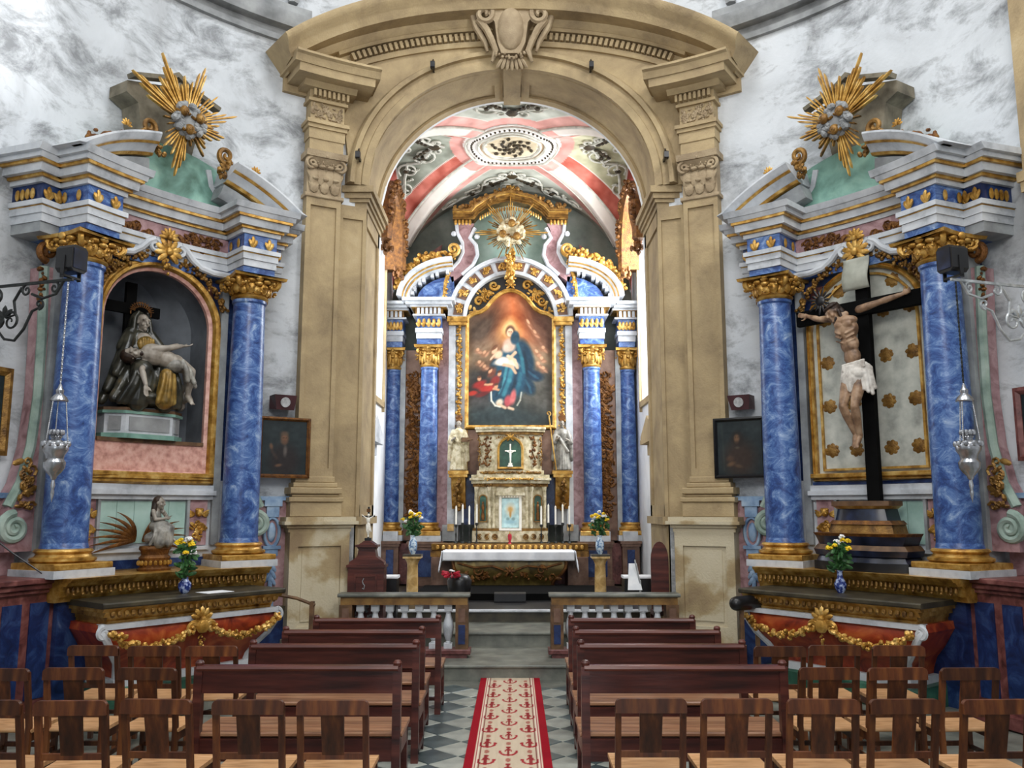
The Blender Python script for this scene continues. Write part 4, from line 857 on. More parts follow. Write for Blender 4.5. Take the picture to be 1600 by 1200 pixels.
# painting in shaped frame
def ptop(x):
    x=abs(x)
    if x<.42: return 6.13-.30*(x/.42)**2
    if x<.60: return 5.83-.14*((x-.42)/.18)**.7
    return 5.69-.10*((x-.6)/.22)**2
xs=lin(-.82,.82,40)
ol=[(.82,3.48),(.82,5.59)]+[(x,ptop(x)) for x in xs[::-1]][1:-1]+[(-.82,5.59),(-.82,3.48)]
bk=Q('arch_backing',MB().plate([(.9,3.4),(.9,AZ)]+arc(0,AZ,.88,.88,0,pi,24)[1:-1]+[(-.9,AZ),(-.9,3.4)],.12,.3),black)
for sg in (-1,1):
    f=MB(); spiral(f,sg*.33,6.27,.1,1.4,0,.1,.035,sg); spiral(f,sg*.62,5.95,.1,1.4,0,.1,.035,-sg); foliage(f,sg*.5-.12,sg*.5+.12,6.0,6.2,.1,14,.12,3); foliage(f,sg*.74-.05,sg*.74+.05,5.7,5.9,.1,8,.1,5); Q('gilded_scrolls',f,gold,bk)
Q('gilded_shell',shell(MB(),0,6.28,.08,.11,7),gold,bk)
Q('picture_frame',MB().frame([(0.01,.11),(0.01,.02),(-.03,0),(-.06,.02),(-.07,.11)],ol,True),gold,bk)
# ---- painted canvases: colour attributes on a fine grid (flat paint)
class Canvas:
    def __init__(s,w,h,c,seed=1): s.w=w; s.h=h; s.X,s.Y=np.meshgrid(np.linspace(0,1,w),np.linspace(1,0,h)[::-1]); s.a=h/w; s.I=np.zeros((h,w,3))+np.array(c,float); s.seed=seed
    def mix(s,m,c): s.I+= (np.array(c,float)-s.I)*np.clip(m,0,1)[...,None]
    def blob(s,x,y,rx,ry,c,a=1,rot=0,soft=.35,asp=None):
        A=s.asp; dx=(s.X-x); dy=(s.Y-y)*A; cr,sr=cos(rad(rot)),sin(rad(rot)); u=(dx*cr+dy*sr)/rx; v=(-dx*sr+dy*cr)/ry
        d=np.sqrt(u*u+v*v); s.mix(a*np.clip((1+soft-d)/(2*soft),0,1),c)
    def line(s,pts,w,c,a=1):
        for (x0,y0),(x1,y1) in zip(pts[:-1],pts[1:]):
            A=s.asp; dx,dy=x1-x0,(y1-y0)*A; L=dx*dx+dy*dy+1e-9; t=np.clip(((s.X-x0)*dx+(s.Y-y0)*A*dy)/L,0,1); d=np.hypot(s.X-x0-t*dx,(s.Y-y0)*A-t*dy); s.mix(a*np.clip(1.5-d/w,0,1),c)
    def noise(s,f,amp,seed): s.I+=(vnoise(s.X*f+5,s.Y*f*s.asp+5,seed)*amp)[...,None]
# coordinates: x 0..1 left-right, y 0..1 bottom-top, distances in picture widths
cv=Canvas(150,240,(52,50,46)); cv.asp=1.62
cv.blob(.5,.80,.42,.42,(176,92,44),.95,0,.6); cv.blob(.5,.95,.3,.3,(168,84,40),.8,0,.6); cv.blob(.15,.85,.24,.26,(62,50,40),.9,0,.6); cv.blob(.88,.88,.22,.26,(84,54,40),.8,0,.6)
cv.blob(.12,.62,.24,.16,(110,92,70),.8,0,.6); cv.blob(.85,.58,.22,.14,(150,128,100),.8,0,.6); cv.blob(.3,.1,.6,.2,(38,52,54),1,0,.6); cv.blob(.85,.28,.3,.3,(74,72,66),.8,0,.7); cv.blob(.15,.3,.25,.2,(54,50,50),.9,0,.6); cv.blob(.7,.36,.16,.2,(96,92,80),.5,0,.6)
cv.noise(6,36,2)
cv.blob(.49,.715,.12,.125,(214,164,100),.75,0,.6); cv.blob(.49,.725,.075,.08,(232,196,134),.8,0,.45)
# cherubs and clouds at the sides
rs=random.Random(8)
for x,y in ((.82,.63),(.88,.585),(.84,.53),(.9,.5),(.72,.82),(.80,.79),(.14,.55),(.2,.5),(.12,.66),(.2,.62),(.9,.68)):
    cv.blob(x,y,.05,.035,(150,100,74),.7,rs.uniform(-40,40),.5); cv.blob(x-.01,y+.02,.02,.024,(204,156,120),.9,0,.35)
    cv.blob(x+.02,y-.01,.03,.016,(190,140,108),.7,rs.uniform(-60,60),.4)
# figure: dark teal cloak, dress, child
cv.blob(.63,.50,.15,.27,(18,48,66),1,-8,.16); cv.blob(.76,.43,.13,.075,(16,40,60),1,8,.25); cv.blob(.70,.33,.09,.12,(18,44,62),1,18,.25); cv.blob(.50,.40,.17,.30,(24,66,88),1,10,.16); cv.blob(.40,.26,.15,.12,(22,58,78),1,28,.2); cv.blob(.33,.5,.07,.05,(20,44,62),1,-10,.3)
for x0,y0,x1,y1,w_,c in ((.58,.62,.66,.42,.022,(46,108,122)),(.52,.44,.42,.24,.026,(56,126,140)),(.46,.45,.36,.26,.018,(70,140,150)),(.57,.42,.50,.22,.018,(14,40,56)),(.62,.40,.56,.24,.02,(40,96,112)),(.66,.58,.70,.40,.016,(12,34,50)),(.40,.36,.33,.24,.016,(14,42,58)),(.72,.44,.82,.42,.018,(34,74,94)),(.68,.36,.74,.28,.016,(34,78,96))): cv.line([(x0,y0),((x0+x1)/2+.015,(y0+y1)/2),(x1,y1)],w_,c,.75)
cv.blob(.485,.60,.075,.085,(190,160,140),1,8,.25); cv.blob(.45,.58,.04,.05,(206,182,164),.8,0,.4)
cv.blob(.50,.705,.058,.07,(84,52,34),1,0,.25); cv.blob(.495,.695,.040,.052,(222,180,146),1,-6,.2); cv.blob(.505,.685,.02,.03,(190,136,104),.6,0,.5); cv.blob(.555,.66,.05,.085,(20,54,72),.95,-14,.2); cv.line([(.48,.70),(.488,.70)],.006,(90,56,44),.8); cv.line([(.505,.70),(.513,.70)],.006,(90,56,44),.8)
cv.blob(.45,.48,.15,.045,(216,196,176),1,-14,.25); cv.blob(.40,.49,.07,.05,(230,212,192),1,-20,.3); cv.blob(.31,.60,.034,.042,(218,172,138),1,0,.22); cv.blob(.31,.622,.038,.026,(100,62,38),1,0,.3); cv.blob(.355,.55,.055,.045,(220,178,146),1,-40,.3); cv.line([(.33,.57),(.27,.55)],.016,(216,172,140)); cv.line([(.47,.52),(.55,.49),(.58,.44)],.02,(222,180,148)); cv.line([(.42,.46),(.52,.44),(.56,.40)],.018,(206,160,128)); cv.line([(.56,.55),(.49,.50)],.018,(214,170,138))
# red-clad angels lower left
for x,y,rx,ry,r,c in ((.13,.37,.08,.05,20,(140,30,26)),(.22,.32,.10,.05,-15,(160,36,28)),(.32,.36,.06,.06,30,(120,34,30)),(.05,.30,.06,.035,0,(170,44,32)),(.28,.43,.05,.05,0,(104,56,40)),(.16,.28,.08,.03,10,(96,26,26))): cv.blob(x,y,rx,ry,c,1,r,.35)
for x,y in ((.13,.42),(.26,.455),(.33,.31),(.37,.40)): cv.blob(x,y,.024,.028,(198,144,108),1,0,.3); cv.blob(x,y+.018,.026,.016,(80,48,32),1,0,.3)
cv.line([(.2,.36),(.28,.34)],.014,(196,142,106)); cv.line([(.3,.30),(.36,.28)],.014,(196,142,106))
cv.blob(.47,.19,.045,.07,(168,72,78),1,-10,.3); cv.blob(.53,.22,.035,.09,(186,98,98),1,-10,.35); cv.blob(.37,.185,.045,.04,(206,186,166),1,30,.35); cv.line([(.36,.17),(.44,.14)],.016,(214,176,146)); cv.line([(.48,.14),(.53,.13)],.016,(214,176,146))
cv.line([(.27,.28),(.275,.21),(.32,.165),(.38,.15)],.009,(200,198,184)); cv.line([(.63,.26),(.615,.2),(.58,.16)],.009,(180,178,164),.8)
cv.blob(.5,.07,.5,.07,(34,48,52),.7,0,.6)
cv.noise(22,16,5)
def paint_mesh(cv,fn,W=None,M=None):
    mb=MB().grid(fn,cv.w-1,cv.h-1); me=mesh(mb,M,W,False,0); set_cols(me,cv.I.reshape(-1,3)); return me
def alt_pt(u,v): x=-.82+1.64*u; t=ptop(x)+.01; return (x,.1,3.46+(t-3.46)*v)
o=link('altarpiece_canvas',paint_mesh(cv,alt_pt,M=RM),canvas,bk); o['label']='painted canvas of a blue-robed mother and child on clouds'
# attic: green panel, glory, gilded canopy
at_=Q('attic_panel',MB().plate([(-.8,6.3),(.8,6.3),(.86,7.6),(.5,7.95),(0,8.1),(-.5,7.95),(-.86,7.6)],.2,.5),green_pale)
glory(RT,0,7.28,-.12,.26,.8,.5,None,[(90,.78),(128,.80),(52,.74),(180,.72),(0,.72),(-90,.66),(-65,.6),(-115,.6),(152,.5),(28,.5)],30,cream,3,M=RM)
cpp=[(-1.14,7.58),(-.72,7.58),(-.6,7.72),(-.36,7.88),(0,7.96),(.36,7.88),(.6,7.72),(.72,7.58),(1.14,7.58)]
cp=Q('gilded_canopy',MB().frame([(0,.35),(0,-.06),(.03,-.06),(.035,-.1),(.06,-.1),(.07,-.16),(.1,-.16),(.11,-.2),(.13,-.22),(.16,-.22),(.16,.35)],cpp),gold_old)
Q('canopy_fillet',MB().frame([(.098,-.1),(.098,-.19),(.112,-.2),(.112,-.1)],cpp),gold,cp)
Q('canopy_crest',garland(MB(),[(-1.1,-.12,7.8),(-.75,-.12,7.82),(-.5,-.1,7.98),(-.2,-.1,8.1),(0,-.1,8.16),(.2,-.1,8.1),(.5,-.1,7.98),(.75,-.12,7.82),(1.1,-.12,7.8)],.08,130,7,.055),gold_old,cp)
for i in range(26):
    x=-.62+1.24*(i+.5)/26; Q('canopy_lappet',leaf(MB(),x,7.94-.55*x*x-.1,-.08,-pi/2,.1,.04,.02),gold,cp)
for sg in (-1,1):
    for k in range(5): Q('canopy_lappet',leaf(MB(),sg*(.8+.07*k),7.56,-.1,-pi/2,.12,.06,.03),gold,cp)
Q('canopy_shell',shell(MB(),0,8.12,-.15,.14,9),gold,cp)
for sg in (-1,1): Q('lunette_panel',MB().plate([(sg*1.5,6.6),(sg*1.95,6.5),(sg*1.75,7.0),(sg*1.4,7.25)],.55,.6),redm,at_)
# ================================================================ TABERNACLE, SAINTS' CONSOLES, GRADINE, ALTAR
TM=Matrix.Translation((-.03,15.95,0)); TB=thing('tabernacle','cream and gilt two-tier tabernacle with a cross in its niche','tabernacle',(-.03,15.95,1.3))
def T_(name,mb,m,par=TB,**k): return obj(name,mb,m,par,M=TM,**k)
def tier(hw,yf,ys,z0,z1):     # three-sided front prism
    v=[(-hw,.3),(-hw,ys),(-hw*.52,yf),(hw*.52,yf),(hw,ys),(hw,.3)]; k=6; b=MB()
    b.add([(x,y,z0) for x,y in v]+[(x,y,z1) for x,y in v],[tuple(range(k))[::-1],tuple(range(k,2*k))]+[(i,(i+1)%k,k+(i+1)%k,k+i) for i in range(k)]); return b
base_=T_('base_tier',tier(.7,-.2,-.05,1.30,1.50),cream)
for k in range(9):
    x=-.56+.14*k
    if abs(x)<.2: continue
    t=MB(); yy=-.2 if abs(x)<.36 else -.2+(abs(x)-.36)*.45; t.tube([(x+.045*cos(a),yy-.01,1.4+.045*sin(a)) for a in lin(0,2*pi,12)[:-1]],.012,5,True); t.ell((x,yy,1.4),(.03,.02,.03)); T_('roundel',t,gold_old,base_)
lo_=T_('lower_tier',tier(.66,-.16,-.02,1.5,2.36),cream)
for z0,z1,e in ((1.5,1.55,.03),(2.30,2.36,.03),(2.36,2.42,.06),(2.42,2.46,.09),(2.46,2.52,.06)): T_('lower_cornice',tier(.66+e,-.16-e,-.02-e,z0,z1),cream if e!=.03 else gold_old,lo_)
for x in (-.62,-.38,-.3,.3,.38,.62):
    t=MB(); t.lathe([(.03,1.55),(.035,1.6),(.026,1.62),(.026,2.2),(.04,2.24),(.045,2.3)],x,-.17 if abs(x)<.4 else -.08,0,10); T_('colonnette',t,cream,lo_)
up_=T_('upper_tier',tier(.58,-.12,.0,2.52,3.3),cream)
for z0,z1,e in ((2.52,2.6,.04),(3.26,3.31,.03),(3.31,3.36,.06),(3.36,3.4,.08)): T_('upper_cornice',tier(.58+e,-.12-e,.0-e,z0,z1),gold_old if e==.03 else cream,up_)
for sg in (-1,1):
    f=MB(); f.tube([(sg*.43,-.08,2.66),(sg*.46,-.08,2.8),(sg*.40,-.08,2.95),(sg*.46,-.08,3.1),(sg*.43,-.08,3.24)],.012,5)
    for k in range(22):
        z=2.68+.025*k; x=sg*(.43+.05*sin(k*.9)); leaf(f,x,z,-.09,rad(40+k*77),.08,.04,.02,5,4)
    T_('gilded_vine',f,gold_brown,up_)
    T_('gilded_pendant',garland(MB(),[(sg*.57,-.03,3.2),(sg*.57,-.03,2.7)],.025,34,5,.022),gold_old,up_); T_('frieze_carving',garland(MB(),[(sg*.34,-.22,2.33),(sg*.62,-.06,2.33)],.025,30,4,.022),gold_old,lo_)
T_('gilded_swag',garland(MB(),[(-.26,-.15,3.2),(0,-.15,3.26),(.26,-.15,3.2)],.03,26,3),gold_old,up_); T_('gilded_shell',shell(MB(),0,3.2,-.16,.09,7),gold,up_)
T_('gilded_band',garland(MB(),[(-.56,-.08,2.56),(-.3,-.18,2.56),(.3,-.18,2.56),(.56,-.08,2.56)],.015,120,9,.024),gold_old,up_); T_('gilded_band',garland(MB(),[(-.6,-.12,2.44),(-.34,-.26,2.44),(.34,-.26,2.44),(.6,-.12,2.44)],.014,130,8,.024),gold,lo_)
no=[(.2,2.66),(.2,2.98)]+arc(0,2.98,.2,.2,0,pi,12)[1:-1]+[(-.2,2.98),(-.2,2.66)]
T_('niche_back',MB().plate(no,-.125,-.05),green_dk,up_); T_('niche_frame',MB().frame([(0,-.1),(0,-.18),(-.03,-.19),(-.045,-.16),(-.045,-.1)],no,True),gold,up_)
cr=thing('altar_cross','small ivory crucifix in the tabernacle niche','crucifix',(-.03,15.8,2.66))
obj('cross_post',MB().box(-.014,.014,-.2,-.18,2.66,3.08).box(-.1,.1,-.2,-.18,2.94,2.965).box(-.05,.05,-.22,-.14,2.66,2.69).box(-.035,.035,-.21,-.15,2.69,2.73),wax,cr,M=TM)
b=MB(); 
for a_,c_,r1,r2 in (((0,-.215,2.9),(0,-.215,2.84),.02,.017),((0,-.215,2.84),(.006,-.22,2.76),.017,.008),((-.012,-.215,2.915),(-.085,-.21,2.955),.008,.006),((.012,-.215,2.915),(.085,-.21,2.955),.008,.006)): b.cap(a_,c_,r1,r2,8)
b.ell((.004,-.22,2.95),(.016,.018,.02)); obj('corpus',b,wax,cr,M=TM)
# tabernacle door and side niches
T_('door_frame',MB().frame([(0,-.16),(0,-.21),(-.04,-.21),(-.05,-.16)],[(.16,1.55),(.16,2.1),(-.16,2.1),(-.16,1.55)],True),wax,lo_)
T_('pediment',MB().plate([(-.27,2.14),(.27,2.14),(.27,2.18),(0,2.3),(-.27,2.18)],-.24,-.14),cream,lo_)
for k in range(9): T_('dentil',MB().box(-.2+.05*k-.012,-.2+.05*k+.012,-.23,-.16,2.105,2.135),cream,lo_)
dv=Canvas(30,50,(190,222,222)); dv.asp=1.6; dv.noise(5,40,3); dv.blob(.5,.62,.25,.3,(226,206,170),.8,0,.5); dv.blob(.5,.5,.06,.25,(190,140,70),1,0,.3); dv.blob(.5,.62,.14,.14,(206,160,90),.9,0,.4); dv.blob(.5,.2,.35,.12,(150,190,200),.9,0,.5); dv.blob(.35,.3,.1,.08,(120,150,150),.8); dv.blob(.68,.3,.1,.08,(120,150,150),.8)
o=link('door_panel',paint_mesh(dv,lambda u,v:(-.155+.31*u,-.185,1.56+.53*v),M=TM),canvas,lo_); o['label']='pale blue painted door panel'
for sg in (-1,1):
    no=[(sg*.5+.06,1.68),(sg*.5+.06,2.08)]+arc(sg*.5,2.08,.06,.06,0,pi,8)[1:-1]+[(sg*.5-.06,2.08),(sg*.5-.06,1.68)]
    T_('side_niche',MB().plate(no,-.125,-.05),green_dk,lo_); T_('side_niche_frame',MB().frame([(0,-.09),(0,-.15),(-.02,-.15),(-.02,-.09)],no,True),gold_old,lo_)
    t=MB(); t.lathe([(.03,1.7),(.032,1.78),(.02,1.86),(.03,1.92),(.02,1.98),(0,2.0)],sg*.5,-.15,0,8); t.ell((sg*.5,-.15,2.01),(.018,.018,.022)); T_('niche_figurine',t,gold_brown,lo_)
    # gilded consoles for the saints
    cs=thing('saint_console','gilded wall console under the %s saint'%('left' if sg<0 else 'right'),'console',(-.03+sg*.97,16.1,2.0))
    t=MB(); t.box(-.19,.19,-.2,.3,2.54,2.6); t.box(-.17,.17,-.18,.3,2.48,2.54); t.prof([(.3,2.48),(-.14,2.48),(-.1,2.3),(0,2.1),(.2,1.9),(.3,1.9)],-.13,.13); obj('shelf',t,gold,cs,M=Matrix.Translation((-.03+sg*.97,16.15,0)))
    t=MB(); garland(t,[(0,-.16,2.42),(0,-.06,2.15),(0,.1,1.9)],.07,36,3,.045); obj('carved_leaves',t,gold_old,cs,M=Matrix.Translation((-.03+sg*.97,16.15,0)))
    Q('side_panel',MB().box(sg*.72-.13,sg*.72+.13,.05,.1,2.55,3.4),brownpanel,bk); Q('blue_side_panel',MB().box(sg*.74-.14,sg*.74+.14,.0,.1,1.6,2.5),blue_dark,bk)
    Q('panel_stile',MB().box(sg*.83-.012,sg*.83+.012,.02,.06,1.6,3.4),gold_old,bk)
    Q('panel_stile',MB().box(sg*.66-.012,sg*.66+.012,.02,.06,1.6,2.5),gold_old,bk)
# gradine and altar
HA=thing('high_altar','sarcophagus-shaped high altar of gilt and olive stone','altar',(-.03,15.4,.5)); AM=Matrix.Translation((-.04,15.0,0))
def H_(name,mb,m,par=HA,**k): return obj(name,mb,m,par,M=AM,**k)
gr=H_('gradine',MB().box(-1.42,1.42,.62,1.2,1.05,1.16).prof([(.58,1.17),(.54,1.28),(1.2,1.28),(1.2,1.17)],-1.4,1.4),gold_old)
for i in range(26): 
    x=-1.34+2.68*(i+.5)/26; t=MB(); leaf(t,x,1.27,.55,-pi/2,.1,.07,.03,6,4); H_('gradine_leaf',t,gold,gr)
H_('mensa',MB().box(-1.12,1.08,.0,.62,1.1,1.17,bev=.01),dark)
ZS=[(1.1,1.02,.08),(1.0,.98,.05),(.9,.96,.03),(.8,.9,.06),(.7,.78,.14),(.64,.74,.18),(.58,.74,.2)]
b=MB(); v=[]
for zz,hw,yy in ZS: v+=[(-hw,yy,zz),(hw,yy,zz),(hw,.7,zz),(-hw,.7,zz)]
b.add(v,[(4*i+j,4*i+(j+1)%4,4*i+4+(j+1)%4,4*i+4+j) for i in range(len(ZS)-1) for j in range(4)]+[(3,2,1,0),tuple(4*len(ZS)-4+j for j in range(4))])
olive=mat('olive_gilt',[(.3,'3a3018'),(.5,'6b5a2e'),(.7,'8f7a42')],scale=5,detail=8,rough=.45,metal=.25,dist=1); H_('sarcophagus',b,olive)
t=MB()
for sg in (-1,1):
    t.tube([(sg*hw,yy,zz) for zz,hw,yy in ZS],.03,6); t.tube([(sg*x,y_,z) for x,y_,z in ((.9,.02,.98),(.6,.0,.9),(.3,0,.93),(.1,0,.86))],.018,6); spiral(t,sg*.55,.86,.09,1.3,0,.02,.02,sg)
foliage(t,-.85,.85,.72,.8,.06,40,.1,4,.02); shell(t,0,.84,.0,.1,7); H_('relief_scrolls',t,gold_brown)
H_('plinth',MB().box(-.85,.85,.16,.7,.5,.58),blackpaint); 
for sg in (-1,1): H_('side_block',MB().box(min(sg*1.02,sg*1.38),max(sg*1.02,sg*1.38),.35,1.2,.5,1.05),brownpanel)
cl=MB(); 
def clp(u,v):
    x=-1.13+2.26*u; s_=v*1.0
    if s_<.6: y,z=.6-.6*s_/.6-.012,1.178
    else: y,z=-.022-.012*sin(u*40)*(s_-.6)/.4,1.178-(s_-.6)/.4*.16
    return (x-.02,y,z)
cl.grid(clp,80,14); me=mesh(cl,AM,None,False,60); o=link('altar_cloth',me,cloth); props(o,'white linen cloth spread over the high altar','altar cloth')
sm=o.modifiers.new('thick','SOLIDIFY'); sm.thickness=.006
for sg in (-1,1):
    c2=MB(); c2.grid(lambda u,v,sg=sg:(sg*(1.13+.01+.05*v+.02*sin(u*9))-.02,-.03+.5*u*(1-.35*v)+(.02*sin(v*6)),1.178-(.36*v*(1-.5*u))),10,8)
    d2=link('cloth_side_fall',mesh(c2,AM,None,False,60),cloth,o,True); d2.modifiers.new('thick','SOLIDIFY').thickness=.006
# candlesticks
for i,px in enumerate((-.985,-.865,-.745,-.61,.56,.69,.82,.95,1.07)):
    left=px<0; k=(0,1,2,3)[i] if left else i-4
    lab='%s thin white candle %s the tabernacle'%(('outermost','second','third','innermost')[k] if left else ('innermost','second','middle','fourth','outermost')[k],'left of' if left else 'right of')
    cd=thing('altar_candlestick',lab,'candlestick',(-.03+px,15.75,1.28),0,'candles on the gradine'); z0=1.28; zt=1.62+(.03 if k%2 else 0)
    s_=MB(); s_.lathe([(.036,0),(.038,.015),(.012,.04),(.01,.1),(.018,.16),(.009,.2),(.009,zt-z0-.06),(.03,zt-z0-.03),(.028,zt-z0)],0,0,0,10); obj('stick',s_,iron,cd,local=True)
    c_=MB(); c_.lathe([(.017,zt-z0),(.016,zt-z0+.32),(.004,zt-z0+.325),(.003,zt-z0+.345)],0,0,0,10); obj('candle',c_,wax,cd,local=True)
rv=thing('votive_lamp','small red votive lamp on the centre of the gradine','lamp',(-.04,15.62,1.28)); t=MB(); t.lathe([(.035,0),(.02,.02),(.02,.05),(.032,.08),(.036,.14),(.03,.17)],0,0,0,12); obj('glass',t,redp,rv,local=True); t=MB(); t.lathe([(.014,.12),(.018,.17),(.008,.2),(0,.22)],0,0,0,10); obj('flame_cap',t,gold,rv,local=True)
# ================================================================ CARVED FIGURES
def sculpt(name,mb,m,parent,M,voxel=.012,it=2,label=None):
    me=mesh(mb,M,None,False,0); o=link(name,me,m,parent)
    r=o.modifiers.new('remesh','REMESH'); r.mode='VOXEL'; r.voxel_size=voxel; r.use_smooth_shade=True
    if it: s=o.modifiers.new('smooth','SMOOTH'); s.factor=.5; s.iterations=it
    if label: o['label']=label
    return o
def V(*a): return Vector(a)
def head_(mb,c,f,u,s,hair=False):           # head centre, facing, up
    c=V(*c); f=V(*f).normalized(); u=V(*u); sd=f.cross(u).normalized(); u=sd.cross(f).normalized(); M=Matrix((sd,f,u)).transposed()
    P=lambda x,y,z:c+M@V(x*s,y*s,z*s)
    mb.ell(P(0,-.012,.025),(.074*s,.094*s,.09*s),M,14,10); mb.ell(P(0,.02,-.04),(.056*s,.07*s,.075*s),M,12,8)
    mb.cap(P(0,.084,.025),P(0,.108,-.018),.011*s,.016*s,8); mb.cap(P(-.045,.078,.036),P(.045,.078,.036),.014*s,.014*s,8)
    mb.ell(P(0,.082,-.058),(.026*s,.014*s,.01*s),M,8,6); mb.ell(P(0,.072,-.096),(.026*s,.024*s,.022*s),M,8,6)
    for q in (-1,1): mb.ell(P(q*.030,.078,.014),(.014*s,.012*s,.009*s),M,8,6); mb.ell(P(q*.042,.062,-.03),(.024*s,.022*s,.026*s),M,8,6); mb.ell(P(q*.075,-.005,-.005),(.009*s,.022*s,.03*s),M,8,6)
    return P,M
def hand_(mb,w,d,n,s,curl=.3):              # wrist, direction, palm normal
    w=V(*w); d=V(*d).normalized(); n=V(*n); sd=d.cross(n).normalized(); n=sd.cross(d).normalized(); M=Matrix((sd,d,n)).transposed()
    mb.ell(w+d*.045*s,(.038*s,.05*s,.018*s),M,10,6)
    for i,(x,l) in enumerate(((-.028,.062),(-.010,.074),(.010,.070),(.027,.055))):
        a=w+d*.085*s+sd*x*s; b=a+(d*cos(curl)+n*sin(curl))*l*.5*s; e=b+(d*cos(2.2*curl)+n*sin(2.2*curl))*l*.5*s; mb.cap(a,b,.0095*s,.009*s,8); mb.cap(b,e,.009*s,.007*s,8)
    a=w+d*.03*s-sd*.03*s; b=a+(d*.6-sd*.75+n*.2).normalized()*.035*s; mb.cap(a,b,.012*s,.010*s,8); mb.cap(b,b+(d*.9-sd*.3+n*.3).normalized()*.032*s,.010*s,.008*s,8)
def limb(mb,pts,rs):
    for i in range(len(pts)-1): mb.cap(pts[i],pts[i+1],rs[i],rs[i+1],12)
def arm(mb,sh,el,wr,s,d=None,n=(0,-1,0),curl=.3):
    sh,el,wr=V(*sh),V(*el),V(*wr); limb(mb,[sh,sh.lerp(el,.4),el],[.05*s,.05*s,.037*s]); limb(mb,[el,el.lerp(wr,.3),wr],[.037*s,.041*s,.026*s]); hand_(mb,wr,d or (wr-el),n,s,curl)
def leg(mb,hp,kn,an,to,s):
    hp,kn,an,to=V(*hp),V(*kn),V(*an),V(*to); limb(mb,[hp,hp.lerp(kn,.4),kn],[.085*s,.08*s,.052*s]); limb(mb,[kn,kn.lerp(an,.3),an],[.052*s,.057*s,.034*s]); limb(mb,[an,an.lerp(to,.6),to],[.036*s,.034*s,.022*s])
    for i in range(5):
        q=V((i-2)*.014*s,0,0); mb.cap(to+q,to+q+(to-an).normalized()*(.03-.003*i)*s,.010*s,.008*s,6)
    mb.ell(an-(to-an)*.15,(.034*s,.034*s,.036*s))
def folds(mb,tops,bots,r0,r1,sag=.05):
    for a,b in zip(tops,bots):
        a,b=V(*a),V(*b); m=a.lerp(b,.5)+V(0,-sag,0); q1=a.lerp(m,.5)+V(0,-sag*.3,0); mb.cap(a,q1,r0,r0); mb.cap(q1,m,r0,r0*1.05); mb.cap(m,m.lerp(b,.5),r0*1.05,r1); mb.cap(m.lerp(b,.5),b,r1,r1)
# ---------------- crucifix of the right altar
CM=rigid(1,.52); cb=CM.translation
CX=thing('altar_crucifix','life-size crucifix with pale bleeding figure on the right side altar','crucifix',(cb.x,cb.y,2.0))
t=MB(); t.box(-.02,.12,0,.07,1.98,4.62,bev=.006); cross_=obj('cross_post',t,matte,CX,M=CM); obj('cross_beam',MB().box(-.76,.76,-.012,.06,3.98,4.15,bev=.006),matte,CX,M=CM)
t=MB(); t.grid(lambda u,v:(-.13+.30*u,-.05-.03*sin(v*5),4.26+.36*v),6,10); o=link('titulus',mesh(t,CM,None,False,60),titulus,CX); o['label']='pale scroll board on top of the cross'; o.modifiers.new('t','SOLIDIFY').thickness=.015
s=.86; b=MB()
nk=V(-.08,-.13,3.99); ch=V(-.06,-.15,3.82); wa=V(-.02,-.13,3.52); pe=V(0,-.12,3.34)
P_h,M_h=head_(b,(-.17,-.20,4.02),(-.45,-.75,-.5),(-.35,-.2,.9),s)
limb(b,[nk,V(-.14,-.17,3.99)],[.05*s,.045*s])
b.ell(ch,(.155*s,.105*s,.15*s),None,16,10); b.ell(ch+V(0,-.02,.09),(.17*s,.09*s,.07*s),None,14,8); b.ell(ch.lerp(wa,.55),(.12*s,.085*s,.13*s),None,14,8); b.ell(wa,(.108*s,.08*s,.12*s),None,14,8); b.ell(pe,(.13*s,.095*s,.11*s),None,14,8)
for q in (-1,1):
    b.ell(ch+V(q*.06*s,-.085*s,.045),(.065*s,.03*s,.045*s)); 
    for k in range(3): b.cap(ch+V(q*.035,-.085+.012*k,-.06-.045*k),ch+V(q*.11,-.05+.01*k,-.02-.05*k),.013,.010,6)
arm(b,(-.22,-.12,3.97),(-.42,-.10,4.00),(-.58,-.05,4.07),s,(-.9,0,.25),(0,-1,0),.6); arm(b,(.08,-.12,4.02),(.30,-.10,4.06),(.53,-.05,4.11),s,(.9,0,.3),(0,-1,0),.6)
leg(b,(-.07,-.13,3.30),(-.10,-.24,2.98),(-.05,-.10,2.68),(-.04,-.16,2.57),s); leg(b,(.06,-.13,3.30),(.03,-.23,2.97),(.0,-.11,2.66),(-.01,-.17,2.55),s)
body=sculpt('corpus',b,skin,CX,CM,.0085,2,'carved flesh-coloured figure with bowed head')
h=MB(); c=V(-.17,-.20,4.02)
h.ell(P_h(0,-.03,.045),(.084*s,.095*s,.085*s),M_h,14,10); h.ell(P_h(0,-.08,-.04),(.07*s,.05*s,.11*s),M_h,12,8); h.ell(P_h(0,.06,-.115),(.032*s,.03*s,.05*s),M_h,10,8); 
for q in (-1,1): h.cap(P_h(q*.08,-.02,-.02),P_h(q*.07,.01,-.18),.026*s,.014*s); h.cap(P_h(q*.05,.05,-.08),P_h(q*.02,.065,-.12),.018*s,.018*s)
for k in range(14):
    a=2*pi*k/14; h.cap(P_h(.085*cos(a),.092*sin(a)-.01,.075),P_h(.085*cos(a+.5),.092*sin(a+.5)-.01,.082),.014*s,.014*s,6); h.cap(P_h(.085*cos(a),.09*sin(a)-.01,.08),P_h(.12*cos(a),.125*sin(a)-.01,.1),.006*s,.003*s,6)
sculpt('hair_and_thorns',h,mat('hair_dark',['1c120c','38261a'],scale=20,rough=.6),body,None,.007,1) if False else sculpt('hair_and_thorns',h,mat('hair_dark',['1c120c','38261a'],scale=20,rough=.6),body,CM,.0075,1)
